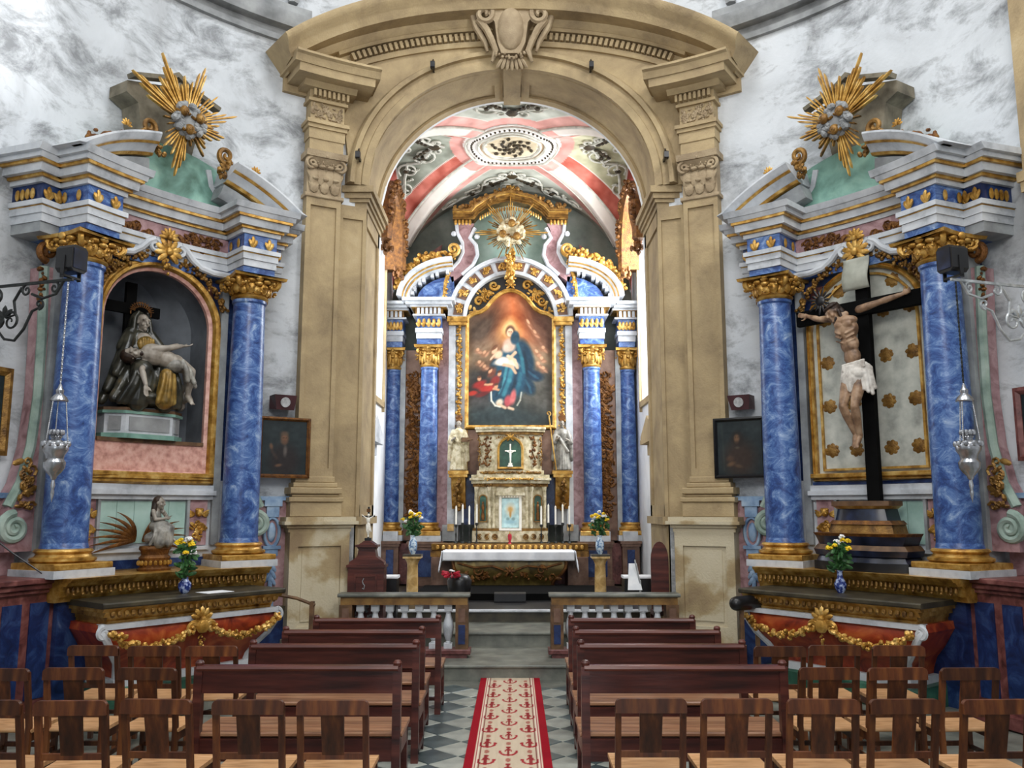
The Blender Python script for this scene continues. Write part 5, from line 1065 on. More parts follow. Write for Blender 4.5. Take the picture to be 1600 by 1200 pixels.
l=MB(); l.ell(pe+V(.0,0,.02),(.145*s,.115*s,.10*s),None,14,8); l.ell(pe+V(.06,-.02,-.02),(.11,.10,.08),None,12,8)
l.ell((-.02,-.17,3.27),(.125,.075,.12),None,14,8); l.ell((.0,-.15,3.2),(.12,.07,.07),None,14,8)
for k in range(9):
    x=-.13+.03*k; zb=3.12+.03*abs(sin(k*1.7)); folds(l,[(x*.9,-.215+.012*abs(k-4),3.40)],[(x*1.08,-.225+.012*abs(k-4),zb)],.016,.018,.012)
folds(l,[(.12,-.13,3.42),(.14,-.11,3.40),(.15,-.09,3.38)],[(.16,-.17,3.12),(.185,-.13,3.10),(.2,-.1,3.16)],.028,.022,.02); folds(l,[(-.13,-.13,3.38),(-.145,-.11,3.36),(-.15,-.09,3.34)],[(-.15,-.16,3.02),(-.175,-.13,2.98),(-.19,-.1,3.06)],.024,.018,.02)
for k in range(4): l.cap((-.1,-.20,3.36+.02*k),(.14,-.19,3.39+.022*k),.014,.014)
sculpt('loincloth',l,mat('linen_grey',['8f857c','c9c3ba','e6e2da'],scale=9,rough=.7),body,CM,.008,1)
hb=MB()
for k in range(15):
    a=2*pi*k/15; leaf(hb,-.42+.04*cos(a),4.22+.04*sin(a),-.05,a,.13 if k%2 else .09,.03,.006)
hb.ell((-.42,-.05,4.22),(.06,.02,.06)); obj('halo_rays',hb,black,CX,M=CM)
pdm=thing('crucifix_pedestal','stepped black and gold pedestal under the large crucifix','pedestal',(cb.x,cb.y,1.27)); PMx=rigid(1,.6)
def stack(parent,M,lay):
    for i,(z0,z1,h0,h1,d0,d1,m_) in enumerate(lay):
        b=MB(); v=[]
        for z,h_,d_ in ((z0,h0,d0),(z1,h1,d1)): v+=[(-h_,.16,z),(-h_,-d_*.6,z),(-h_*.6,-d_,z),(h_*.6,-d_,z),(h_,-d_*.6,z),(h_,.16,z)]
        b.add(v,[(5,4,3,2,1,0),tuple(range(6,12))]+[(j,(j+1)%6,6+(j+1)%6,6+j) for j in range(6)]); obj('tier_%s'%('moulding' if z1-z0<.06 else 'block'),b,m_,parent,M=M)
stack(pdm,PMx,[(1.27,1.36,.52,.52,.3,.3,black),(1.36,1.42,.5,.47,.28,.26,blackpaint),(1.42,1.48,.50,.52,.28,.3,blackpaint),(1.48,1.53,.52,.48,.3,.27,copper),(1.53,1.62,.46,.5,.26,.28,blackpaint),(1.62,1.65,.5,.52,.28,.3,gold_brown),(1.65,1.74,.36,.34,.22,.2,gold_old),(1.74,1.78,.36,.32,.22,.2,gold_brown),(1.78,1.9,.29,.26,.18,.16,blackpaint),(1.9,1.93,.27,.31,.17,.2,gold),(1.93,1.98,.32,.32,.2,.2,copper)])
# ---------------- Pieta in the left niche
PM=rigid(-1,.06); pb=PM.translation
sb=thing('statue_base','white-framed grey marble statue base in the left niche','pedestal',(pb.x,pb.y,2.64)); 
def octb(hw,d,z0,z1):
    v=[(-hw,.2),(-hw,-d*.55),(-hw*.62,-d),(hw*.62,-d),(hw,-d*.55),(hw,.2)]; b=MB(); b.add([(x-.02,y,z) for z in (z0,z1) for x,y in v],[(5,4,3,2,1,0),tuple(range(6,12))]+[(j,(j+1)%6,6+(j+1)%6,6+j) for j in range(6)]); return b
obj('base_block',octb(.43,.3,2.68,2.9),white,sb,M=PM); obj('base_moulding',octb(.46,.32,2.64,2.69),green,sb,M=PM); obj('top_moulding',octb(.46,.32,2.9,2.93),green,sb,M=PM); obj('top_slab',octb(.45,.31,2.93,2.965),copper,sb,M=PM)
obj('front_inlay',MB().box(-.25,.21,-.31,-.29,2.72,2.87),greystone,sb,M=PM)
for sg in (-1,1): obj('side_inlay',MB().plate([(-.06,2.72),(.06,2.72),(.06,2.87),(-.06,2.87)],-.012,.01),greystone,sb,M=PM@Matrix.Translation((-.02+sg*.35,-.235,0))@Matrix.Rotation(sg*.69,4,'Z'))
bc=thing('niche_cross','black wooden cross standing behind the seated group in the left niche','cross',(pb.x,pb.y,2.965)); obj('cross_post',MB().box(-.16,-.04,.1,.15,2.965,4.42),matte,bc,M=PM); obj('cross_beam',MB().box(-.42,.24,.085,.13,4.06,4.18),matte,bc,M=PM)
PM=PM@Matrix.Translation((0,0,.035)); PT=thing('pieta_statue','dark carved seated mother holding a limp figure across her lap','statue',(pb.x,pb.y,2.965))
s=.86; b=MB()      # mantle and robe
b.ell((-.04,-.02,3.62),(.17,.13,.22),None,16,10); b.ell((-.04,.0,3.36),(.26,.2,.18),None,16,10); b.cap((-.10,-.05,3.36),(-.16,-.33,3.34),.13,.12); b.cap((.06,-.05,3.36),(.12,-.33,3.34),.13,.11)
b.cap((-.16,-.33,3.32),(-.18,-.30,3.02),.12,.13); b.cap((.12,-.33,3.32),(.13,-.30,3.02),.11,.12); b.ell((-.02,-.2,3.05),(.34,.24,.1),None,16,8)
rd=random.Random(4)
tops=[];bots=[]
for k in range(13): 
    x=-.26+.5*k/12; tops.append((x*.9,-.40+.05*abs(k-6)/6,3.36-.02*(k%3))); bots.append((x*1.35-.03,-.34+.08*rd.random(),2.985))
folds(b,tops,bots,.028,.04,.06)
folds(b,[(-.2,-.1,3.72),(-.24,-.05,3.6),(-.26,-.05,3.45),(-.24,-.2,3.36)],[(-.38,-.2,3.3),(-.44,-.15,3.12),(-.46,-.1,3.0),(-.42,-.26,3.02)],.06,.05,.03)
b.cap((-.15,-.02,3.78),(-.27,-.1,3.6),.075,.07); b.cap((.08,-.02,3.78),(.2,-.08,3.62),.075,.065); folds(b,[(.18,-.05,3.6),(.2,0,3.5)],[(.27,-.1,3.2),(.32,-.05,3.05)],.05,.05,.02)
b.ell((-.035,.035,3.93),(.10,.10,.13),None,16,10); b.cap((-.035,.05,3.95),(-.03,.06,3.7),.10,.14)
for q in (-1,1): b.cap((-.035+q*.085,-.035,3.97),(-.035+q*.11,-.06,3.78),.022,.03); b.cap((-.035+q*.05,-.05,4.03),(-.035+q*.09,-.03,3.95),.02,.022)
mant=sculpt('mantle',b,robe_dark,PT,PM,.011,1)
b=MB(); P_m,_=head_(b,(-.035,-.055,3.92),(.15,-1,-.12),(0,0,1),.82); b.cap((-.035,-.03,3.86),(-.035,-.02,3.76),.045,.06); b.ell((-.03,-.09,3.72),(.10,.06,.08),None,12,8)
sculpt('face',b,skin_pale,mant,PM,.007,1); b=MB(); hand_(b,(.22,-.34,3.66),(.75,-.3,.05),(0,0,1),.75,.3); b.cap((.14,-.16,3.60),(.22,-.34,3.66),.045,.03)
sculpt('hand',b,skin_pale,mant,PM,.007,1)
b=MB(); b.ell((-.02,-.13,3.66),(.11,.05,.10),None,12,8)
for k in range(5): b.cap((-.08+.03*k,-.165,3.72),(-.06+.025*k,-.17,3.57),.013,.013)
b.cap((.05,-.46,3.3),(.06,-.43,3.02),.07,.10); folds(b,[(.0,-.5,3.3),(.06,-.51,3.32),(.12,-.48,3.3)],[(-.04,-.48,3.0),(.05,-.5,3.0),(.15,-.46,3.0)],.025,.03,.02)
sculpt('gilded_dress',b,robe_gold,mant,PM,.009,1)
cw=MB()
for k in range(13): 
    a=pi*k/12; cw.cap((-.035+.085*cos(a),-.02,4.05+.05*sin(a)),(-.035+.14*cos(a),-.02,4.06+.10*sin(a)),.008,.003,6)
cw.tube([(-.035+.12*cos(a),.0,4.03+.12*sin(a)) for a in lin(-.2,pi+.2,16)],.008,6); obj('crown_halo',cw,gold_brown,mant,M=PM)
b=MB(); s=.84
P_c,M_c=head_(b,(-.27,-.30,3.50),(-.1,-.75,.55),(-.85,-.1,.35),s*.95); limb(b,[(-.21,-.3,3.52),(-.14,-.31,3.53)],[.045*s,.05*s])
b.ell((-.05,-.35,3.52),(.15,.10,.12),rotm(0,0,.12),14,9); b.ell((.08,-.37,3.49),(.14,.09,.10),rotm(0,0,.2),14,9); b.ell((.18,-.38,3.45),(.12,.095,.105),None,14,9)
arm(b,(-.10,-.40,3.57),(.06,-.45,3.60),(.24,-.42,3.65),s,(.9,-.1,.15),(0,0,1),.25); arm(b,(-.12,-.30,3.46),(-.22,-.44,3.32),(-.2,-.5,3.16),s,(0,-.1,-1),(0,-1,0),.2)
leg(b,(.22,-.40,3.45),(.36,-.44,3.38),(.36,-.38,3.10),(.37,-.46,3.02),s); leg(b,(.2,-.34,3.45),(.36,-.33,3.40),(.42,-.3,3.12),(.43,-.37,3.03),s)
cb2=sculpt('limp_figure',b,skin_pale,PT,PM,.0085,2,'pale limp figure lying across the lap')
h=MB(); h.ell(P_c(0,-.04,.03),(.08,.085,.085),M_c,12,8); 
for q in (-1,0,1): h.cap(P_c(q*.05,-.06,0),P_c(q*.08,-.12,-.08),.03,.02)
h.ell(P_c(0,.06,-.11),(.03,.03,.04),M_c,8,6); sculpt('hair',h,MATS['hair_dark'],cb2,PM,.008,1)
h=MB(); h.ell((.18,-.39,3.43),(.12,.1,.09),None,12,8); folds(h,[(.24,-.44,3.48),(.28,-.4,3.48),(.3,-.3,3.48)],[(.28,-.5,3.26),(.36,-.5,3.24),(.42,-.42,3.22)],.03,.028,.03); sculpt('loincloth',h,robe_grey,cb2,PM,.009,1)
b=MB()
for x,y,z,r in ((.30,-.22,3.05,.09),(.38,-.15,3.14,.08),(.26,-.1,3.1,.1),(.42,-.12,3.02,.07),(.36,-.22,3.2,.06),(.44,-.2,3.1,.055)): b.ell((x,y,z),(r,r,r),None,10,7)
sculpt('rocky_ground',b,robe_grey,PT,PM,.012,1)
# ---------------- small seated figure on the left altar
SM=rigid(-1,.62,-.02); q=SM.translation
bs=thing('figurine_base','dark gilded oval base under the small seated figure on the left altar','pedestal',(q.x,q.y,1.27)); b=MB(); b.lathe([(.17,1.27),(.18,1.29),(.15,1.31),(.155,1.38),(.17,1.4),(.14,1.43),(.15,1.47),(.17,1.49),(.165,1.52)],0,0,0,24); obj('turned_base',b,gold_brown,bs,M=SM@Matrix.Diagonal((1,.7,1,1)))
b=MB(); 
for k in range(20): a=2*pi*k/20; b.ell((.165*cos(a),.115*sin(a),1.35),(.02,.02,.028),None,6,4)
obj('bead_row',b,gold,bs,M=SM)
st_=thing('seated_figurine','small dark seated figure with long hair on the left altar ledge','statue',(q.x,q.y,1.52)); b=MB()
b.ell((0,0,1.60),(.13,.09,.07),None,12,8); b.ell((.02,-.03,1.72),(.11,.1,.07),None,12,8); b.ell((-.01,.01,1.82),(.06,.05,.09),None,12,8); b.cap((.02,-.04,1.72),(.09,-.1,1.70),.055,.05); b.cap((.09,-.1,1.7),(.07,-.1,1.56),.05,.06); b.cap((-.03,-.05,1.7),(.0,-.12,1.66),.05,.05); b.cap((0,-.12,1.66),(-.02,-.11,1.55),.05,.06)
folds(b,[(-.06,-.08,1.7),(.0,-.13,1.7),(.05,-.13,1.72),(.1,-.1,1.7)],[(-.11,-.09,1.54),(-.03,-.14,1.53),(.05,-.15,1.53),(.12,-.1,1.54)],.015,.018,.02)
rb_=sculpt('robe',b,robe_grey,st_,SM,.008,1)
b=MB(); P_s,_=head_(b,(.01,-.02,1.96),(.5,-.8,-.1),(0,0,1),.55); b.cap((.0,0,1.93),(0,0,1.88),.025,.03); arm(b,(-.05,-.01,1.88),(-.06,-.07,1.79),(.02,-.09,1.80),.45); arm(b,(.05,-.01,1.88),(.09,-.06,1.80),(.04,-.09,1.84),.45); leg(b,(.03,-.04,1.72),(.10,-.12,1.72),(.12,-.1,1.60),(.14,-.14,1.57),.4); sculpt('face_and_arms',b,skin_pale,rb_,SM,.005,1)
h=MB(); h.ell((.0,.0,1.985),(.05,.052,.05),None,10,8); h.cap((-.02,.01,1.97),(-.045,.0,1.84),.035,.03); h.cap((.0,.03,1.97),(-.01,.04,1.8),.04,.035); sculpt('hair',h,MATS['hair_dark'],rb_,SM,.006,1)
# ---------------- two standing saints beside the tabernacle
def saint(x,right):
    M=Matrix.Translation((-.03+x,16.08,2.61))
    S_=thing('saint_statue','carved bishop saint holding a crosier, right of the tabernacle' if right else 'carved cream and gilt saint holding a book, left of the tabernacle','statue',(-.03+x,16.08,2.6)); s=.56
    b=MB(); b.lathe([(.13,0),(.14,.02),(.12,.2),(.095,.42),(.085,.55),(.10,.68),(.085,.76),(.03,.8)],0,0,0,16); sg=1 if right else -1
    for k in range(11): a=-pi+pi*k/10; b.cap((.10*cos(a),.09*sin(a),.48),(.145*cos(a)+.01*(k%2),.125*sin(a),.02),.018,.026,8)
    b.cap((-.10,0,.72),(-.15,-.06,.52),.05,.06); b.cap((.10,0,.72),(.15,-.06,.52),.05,.06); folds(b,[(-.15,-.03,.62),(.15,-.03,.62)],[(-.17,-.02,.2),(.17,-.02,.2)],.04,.04,.02); b.cap((-.08,-.09,.62),(.1,-.1,.35),.03,.03)
    r_=sculpt('robe',b,cream if not right else robe_grey,S_,M,.009,1)
    b=MB(); head_(b,(0,-.02,.87),(.15*sg,-1,-.1),(0,0,1),s); b.cap((0,0,.83),(0,0,.76),.028,.035); sculpt('face',b,skin_pale,r_,M,.006,1); b=MB(); hand_(b,(-.09,-.13,.58),(.6,-.4,.3),(0,-1,0),s,.5); b.cap((-.15,-.06,.52),(-.09,-.13,.58),.03,.018); sculpt('hand',b,skin_pale,r_,M,.006,1); b=MB(); hand_(b,(.10,-.13,.56),(-.6,-.4,.3),(0,-1,0),s,.5); b.cap((.15,-.06,.52),(.1,-.13,.56),.03,.018); sculpt('hand',b,skin_pale,r_,M,.006,1)
    t=MB()
    if right:
        t.plate([(-.055,.93),(.055,.93),(.07,1.0),(0,1.1),(-.07,1.0)],-.04,.04); obj('mitre',t,gold_brown,r_,M=M)
        t=MB(); t.tube([(-.12,-.16,0),(-.2,-.16,.6),(-.25,-.16,1.0)],.012,6); spiral(t,-.26,1.05,.05,1.2,-pi/2,-.16,.012,1); obj('crosier',t,gold,r_,M=M)
    else:
        t.ell((0,.02,.94),(.06,.06,.04),None,10,6); t.ell((.0,.05,.99),(.07,.03,.06),None,10,6); obj('headdress',t,gold_brown,r_,M=M); t=MB(); t.box(.06,.2,-.2,-.16,.52,.6); t.cap((.1,-.16,.55),(.26,-.22,.56),.018,.015); obj('book',t,copper,r_,M=M)
saint(-.97,False); saint(.97,True)
# ================================================================ FURNITURE AND SMALL THINGS
# ---- carpet runner (flat woven pattern as colour attribute)
kw,kh=72,560; cv=Canvas(kw,kh,(206,188,164)); cv.asp=1.0
x0c,y0c,y1c=-.02,3.6,10.0; Wc=.66; Lc=y1c-y0c
XX=cv.X*Wc; YY=cv.Y*Lc; I=cv.I; red=np.array((150,22,36.)); 
def cm(m,c): I[m]=c
for r_ in range(int(Lc/.46)+1):
    for c_ in range(3):
        cx=.16+.17*c_; cy=r_*.46+(0.23 if c_==1 else 0); dx=(XX-cx)/.074; dy=(YY-cy)/.12
        ring=(np.hypot(dx,dy)<1.0)&(np.hypot(dx,dy)>.72)&(dy<.25); fan=(np.hypot(dx*1.5,dy)<.62)&(np.hypot(dx*1.5,dy)>.36)&(dy>-.1); stem=(abs(dx)<.16)&(dy>-.8)&(dy<1.2); dot=np.hypot(dx*1.3,(dy-.95)*1.3)<.34
        for m_ in (ring,fan,dot): cm(m_,(164,44,52))
        cm(stem,(140,50,50)); cm(np.hypot((XX-cx)/.02,(YY-cy-.23)/.05)<1,(172,110,96))
cv.noise(30,10,3)
cm((XX<.085)|(XX>Wc-.085),red); cm(((XX>.07)&(XX<.078))|((XX<Wc-.07)&(XX>Wc-.078)),(232,214,190)); cm(((XX>.085)&(XX<.098))|((XX<Wc-.085)&(XX>Wc-.098)),(236,222,204)); cm(((XX>.104)&(XX<.112))|((XX<Wc-.104)&(XX>Wc-.112)),(120,26,34))
o=link('carpet_runner',paint_mesh(cv,lambda u,v:(x0c+Wc*(u-.5)-.02*(1-v),y0c+Lc*v,.012+.003*sin(v*40)*0)),carpetm); props(o,'red bordered carpet runner with fan motifs along the aisle','carpet'); o.modifiers.new('t','SOLIDIFY').thickness=-.01
# ---- pews
def pew(x0,x1,y,label):
    L=x1-x0; p=thing('church_pew',label,'pew',((x0+x1)/2,y,0),0,'dark wooden pews facing the chancel'); h=L/2
    K=lambda n,m,mt=wood:obj(n,m,mt,p,local=True)
    K('backrest',MB().box(-h+.03,h-.03,-.014,.014,.69,.84)); t=MB(); t.prof([(-.035,.835),(.035,.835),(.042,.85),(.03,.868),(0,.874),(-.03,.868),(-.042,.85)],-h+.02,h-.02); K('top_rail',t)
    for sg in (-1,1):
        a,b=sorted((sg*h,sg*(h-.055))); K('back_post',MB().prof([(-.03,.0),(.03,.0),(.03,.45),(.025,.86),(-.025,.86),(-.03,.45)],a,b)); K('front_leg',MB().box(a,b,.36,.42,0,.41,bev=.006))
        t=MB(); t.lathe([(.02,.855),(.028,.87),(.03,.885),(.02,.9),(0,.905)],sg*(h-.028),0,0,12); K('finial',t); K('side_rail',MB().box(a,b,.0,.4,.30,.40)); K('foot_rail',MB().box(a,b,-.02,.42,.06,.11))
    K('seat',MB().box(-h-.01,h+.01,.0,.44,.41,.44,bev=.008),woodseat); K('apron',MB().box(-h+.04,h-.04,.385,.41,.28,.41)); K('rear_rail',MB().box(-h+.04,h-.04,-.012,.012,.26,.40)); K('stretcher',MB().box(-h+.04,h-.04,.18,.22,.08,.11))
orn=('nearest','second','third','farthest')
for i,(y,a,b,c,d) in enumerate(((5.93,-2.11,-.735,.46,1.83),(6.83,-2.02,-.71,.5,1.80),(7.60,-1.97,-.745,.52,1.79),(8.39,-1.885,-.67,.535,1.74))):
    pew(a,b,y,'%s dark wooden pew from the viewer, left of the aisle'%orn[i]); pew(c,d,y,'%s dark wooden pew from the viewer, right of the aisle'%orn[i])
# ---- chairs
def chair_proto():
    p=thing('wooden_chair','x','chair',(0,0,0)); w_=.205; K=lambda n,m,mt=chairw:obj(n,m,mt,p,local=True)
    tl_=lambda z:-.075*max(0,(z-.42))/.4
    for sg in (-1,1):
        a,b=sorted((sg*w_,sg*(w_-.034))); z=[0,.2,.42,.62,.79]; K('back_post',MB().prof([(tl_(q)-.016-.06*max(0,.42-q)*.4,q) for q in z]+[(tl_(q)+.016-.06*max(0,.42-q)*.4,q) for q in z[::-1]],a,b)); K('front_leg',MB().box(a,b,.31,.345,0,.375,bev=.005))
        K('side_stretcher',MB().box(a+.008,b-.008,-.01,.32,.18,.21)); K('side_rail',MB().box(a+.006,b-.006,0,.32,.315,.375))
    hw=w_; r_=.03; out=[(-hw,.735),(hw,.735)]+arc(hw-r_,.815-r_,r_,r_,0,pi/2,5)+arc(-hw+r_,.815-r_,r_,r_,pi/2,pi,5)
    K('top_rail',MB().plate(out,-.075-.018,-.075+.012)); t=MB(); v=[]
    t.add([(-.062,tl_(.50)-.01,.50),(.062,tl_(.50)-.01,.50),(.066,-.085,.74),(-.066,-.085,.74),(-.062,tl_(.50)+.008,.50),(.062,tl_(.50)+.008,.50),(.066,-.063,.74),(-.066,-.063,.74)],[(0,1,2,3),(7,6,5,4),(0,4,5,1),(1,5,6,2),(2,6,7,3),(3,7,4,0)]); K('splat',t)
    K('lower_rail',MB().box(-w_+.034,w_-.034,tl_(.49)-.012,tl_(.49)+.01,.475,.51)); K('seat',MB().box(-w_-.005,w_+.005,-.01,.36,.375,.4,bev=.008),chairseat); K('front_rail',MB().box(-w_+.03,w_-.03,.315,.34,.315,.375)); K('front_stretcher',MB().box(-w_+.03,w_-.03,.315,.34,.2,.23))
    return p
cp_=chair_proto(); first=True
rows=[(5.22,'nearest',(-6,125,253,395,525),(1015,1147,1280,1404,1546)),(6.2,'second',(13,122,237),(1290,1395,1507)),(7.17,'third',(152,247,336),(1213,1300,1398))]
cnt_=('first','second','third','fourth','fifth')
rdc=random.Random(3)
for Y,rn,ls,rs2 in rows:
    for sd,lst in (('left',ls[::-1]),('right',rs2)):
        for k,px in enumerate(lst):
            c_=Y*.9896-1.09*.144; X=(px-800)/1340*c_
            o=cp_ if first else copy_tree(cp_); first=False
            o.location=(X,Y+rdc.uniform(-.03,.03),0); o.rotation_euler=(0,0,rdc.uniform(-.05,.05)); o['label']='brown wooden chair, %s from the aisle in the %s row on the %s'%(cnt_[k],rn,sd); o['category']='chair'; o['group']='wooden chairs beside the pews'
# ---- balustrades
bl=MB(); bl.box(-.05,.05,-.05,.05,.26,.32); bl.lathe([(.03,.32),(.032,.335),(.022,.345),(.034,.36),(.055,.43),(.066,.49),(.066,.52),(.055,.57),(.036,.63),(.03,.665),(.04,.675),(.04,.69)],0,0,0,14); bl.box(-.046,.046,-.046,.046,.69,.77); blm=mesh(bl); blm.materials.append(white)
for sd,x0,x1 in ((-1,-2.04,-.53),(1,.47,1.97)):
    y=10.55; B=thing('balustrade','stone communion balustrade on the %s side of the steps'%('left' if sd<0 else 'right'),'balustrade',((x0+x1)/2,y,.16))
    obj('base_rail',MB().box(x0-.04,x1+.04,y-.12,y+.12,.2,.26,bev=.01).box(x0,x1,y-.1,y+.1,.16,.2),redm,B); obj('top_rail',MB().box(x0-.03,x1+.03,y-.13,y+.13,.86,.9,bev=.012),floorst,B); obj('rail_frieze',MB().box(x0,x1,y-.09,y+.09,.77,.86),brownpanel if False else mat('brown_gilt_rail%d'%sd,['5a3e22','84602f','9c7840'],scale=6,rough=.5),B)
    for xx in (x0+.065,x1-.065):
        ps=obj('end_post',MB().box(xx-.075,xx+.075,y-.1,y+.1,.26,.77),copper,B); obj('post_inlay',MB().box(xx-.04,xx+.04,y-.108,y-.09,.32,.54),blue_dark,ps); obj('post_panel',MB().box(xx-.04,xx+.04,y-.106,y-.09,.57,.73),brownpanel,ps)
    n=7
    for k in range(n):
        o=inst('baluster',blm,B,Matrix.Translation((x0+.23+(x1-x0-.46)*k/(n-1),y,0)))
# ---- flowers
def blossom(mb,c,r,n,rd):
    c=Vector(c)
    for k in range(n):
        a=rd.uniform(0,2*pi); e=rd.uniform(-.3,1.3); mb.ell(c+Vector((cos(a)*cos(e),sin(a)*cos(e),sin(e)))*r*.6,(r*.5,r*.5,r*.28),rotm(rd.uniform(-1,1),a),6,4)
def bouquet(label,loc,prof,vm,H,spread,nb,seed,name='flower_vase'):
    rd=random.Random(seed); F=thing(name,label,'vase',loc); t=MB(); t.lathe(prof,0,0,0,20); obj('vase',t,vm,F,local=True); z0=prof[-1][1]
    lv=MB()
    for k in range(60):
        a=rd.uniform(0,2*pi); r_=spread*rd.uniform(.1,.95); z=z0+H*rd.uniform(.0,.75); lv.ell((r_*cos(a)*.9,r_*sin(a)*.8,z),(.05,.012,.022),rotm(rd.uniform(-1,1),a,rd.uniform(-.8,.8)),6,4)
    for k in range(10): a=rd.uniform(0,6.3); lv.cap((0,0,z0-.03),(spread*.6*cos(a),spread*.6*sin(a),z0+H*.7),.005,.004,5)
    obj('leaves',lv,leafm,F,local=True,kind='stuff')
    for k in range(nb):
        a=2*pi*k/nb*2.4; q_=rd.uniform(.2,.95); r_=spread*q_; c=(r_*cos(a),-.3*spread+r_*sin(a)*.7,z0+H*(1.0-.6*q_*rd.uniform(.4,1.1))); m_=MB(); blossom(m_,c,rd.uniform(.028,.042),14,rd); obj('blossom',m_,whi if (k%3==1 or q_<.35) else yel,F,local=True)
    return F
vp=[(.03,0),(.035,.015),(.06,.07),(.066,.13),(.06,.19),(.035,.235),(.028,.26),(.038,.285)]
for sd,x,lab in ((-1,-1.50,'left'),(1,1.33,'right')):
    y=13.2; Pd=thing('marble_plinth_column','yellow marble flower column on the %s of the chancel'%lab,'column',(x,y,.334)); t=MB(); t.lathe([(.15,0),(.15,.05),(.13,.06),(.135,.1),(.095,.12)],0,0,0,20); obj('base',t,yellowm,Pd,local=True)
    t=MB(); t.lathe([(.092,.12),(.085,.5),(.08,.74),(.09,.76)],0,0,0,20); obj('shaft',t,yellowm,Pd,local=True); t=MB(); t.lathe([(.085,.76),(.1,.79),(.13,.83)],0,0,0,20); t.box(-.135,.135,-.135,.135,.83,.86); obj('capital',t,yellowm,Pd,local=True); t=MB(); t.box(-.14,.14,-.14,.14,.86,.885); obj('top_slab',t,dark,Pd,local=True)
    bouquet('blue and white vase of yellow and white flowers on the %s marble column'%lab,(x,y,.334+.886),vp,porcelain,.38,.17,17,11+sd)
q=rigid(-1,1.2,-.02).translation; bouquet('small dark blue vase of yellow and white flowers on the left side altar',(q.x,q.y,1.071),[(.03,0),(.05,.02),(.065,.06),(.06,.1),(.035,.13),(.03,.15),(.035,.16)],porcelain_dk,.42,.11,9,5)
q=rigid(1,1.15,.0).translation; bouquet('slender grey vase of flowers on the right side altar',(q.x,q.y,1.071),[(.03,0),(.055,.05),(.06,.09),(.03,.15),(.025,.2),(.035,.22)],porcelain_dk,.36,.12,8,8)
M=rigid(-1,1.3,.12); t=MB(); t.box(-.0,.3,-.12,.1,1.0705,1.074); o=obj('altar_paper',t,paperm,None,M=M); props(o,'flat white cloth lying on the left altar table','cloth')
pn=thing('poinsettia_pot','red poinsettia in a dark round pot beside the high altar steps','plant',(-.83,12.75,.5)); t=MB(); t.lathe([(.12,0),(.14,.1),(.17,.25),(.18,.36),(.14,.43),(.1,.45)],.06,.1,0,18); obj('pot',t,black,pn,local=True)
rd=random.Random(2); t=MB(); 
for k in range(22): a=rd.uniform(0,6.3); leaf_c=(.09*cos(a)-.05,.09*sin(a)-.08,.43+.06*rd.random()); t.ell(leaf_c,(.055,.01,.022),rotm(rd.uniform(-.5,.5),a,rd.uniform(-.5,.2)),6,4)
obj('red_leaves',t,redp,pn,local=True,kind='stuff'); t=MB(); t.ell((-.05,-.1,.52),(.03,.03,.012)); t.ell((-.02,-.12,.51),(.03,.02,.01)); obj('pale_leaves',t,whi,pn,local=True)
# ---- pictures
def picture(label,M,w_,h_,frm,cv,fw=.05):
    q=M.translation; p=thing('framed_painting',label,'painting',(q.x,q.y,q.z)); ol=[(w_/2,-h_/2),(w_/2,h_/2),(-w_/2,h_/2),(-w_/2,-h_/2)]
    obj('frame',MB().frame([(fw,0),(fw,-.02),(fw*.5,-.045),(0,-.035),(0,0)],ol,True),frm,p,M=M); iw,ih=w_-2*fw,h_-2*fw
    obj('backing',MB().box(-w_/2+.01,w_/2-.01,-.008,0,-h_/2+.01,h_/2-.01),black,p,M=M); o=link('canvas',paint_mesh(cv,lambda u,v:(-iw/2-.005+(iw+.01)*u,-.012,-ih/2-.005+(ih+.01)*v),M=M),canvas,p)
def portrait(kind):
    c=Canvas(44,54,(30,40,42)); c.asp=1.2; c.noise(4,14,kind)
    if kind==1:
        c.blob(.5,.26,.32,.36,(36,30,30),1,0,.35); c.blob(.52,.44,.04,.12,(112,104,96),.7,0,.5); c.blob(.5,.67,.085,.12,(112,80,58),1,0,.4); c.blob(.49,.76,.085,.05,(88,70,56),.9,0,.5); c.blob(.5,.60,.06,.05,(92,66,50),.8,0,.5)
        c.line([(.47,.68),(.48,.68)],.012,(50,34,28),.8); c.line([(.53,.68),(.54,.68)],.012,(50,34,28),.8); c.line([(.34,.3),(.24,.42),(.21,.5)],.03,(60,46,40),.8); c.blob(.21,.52,.035,.06,(110,78,56),.9,15,.5); c.blob(.38,.17,.07,.03,(112,80,58),.9,10,.5)
    elif kind==2:
        c.blob(.5,.3,.34,.4,(50,36,28),1,0,.4); c.blob(.45,.66,.12,.17,(30,21,16),1,0,.35); c.blob(.44,.67,.06,.09,(110,82,58),1,0,.35); c.blob(.44,.59,.04,.04,(58,40,28),.9,0,.5); c.line([(.41,.69),(.42,.69)],.012,(46,32,24),.8); c.line([(.47,.69),(.48,.69)],.012,(46,32,24),.8)
        c.blob(.3,.20,.09,.045,(104,78,56),.9,20,.5); c.blob(.46,.16,.10,.035,(80,60,44),.9,-15,.5); c.blob(.28,.30,.08,.06,(78,56,42),.9,0,.5); c.blob(.45,.5,.05,.03,(92,82,70),.6,0,.5); c.line([(.12,.95),(.14,.1)],.012,(56,64,56),.5)
    else: c.blob(.5,.4,.3,.3,(20,24,36),1,0,.5); c.blob(.55,.7,.1,.12,(70,54,44),.8,0,.5)
    c.noise(14,10,7); return c
def wallM(side,u,o,z): M=rigid(side,o,u,z); return M
picture('portrait of an elderly man in a thin gilt frame beside the left side altar',wallM(-1,1.58,.19,2.64),.64,.74,gold_brown,portrait(1),.045)
picture('dark framed portrait of a long-haired figure beside the right side altar',wallM(1,1.58,.19,2.64),.64,.74,black,portrait(2),.045)
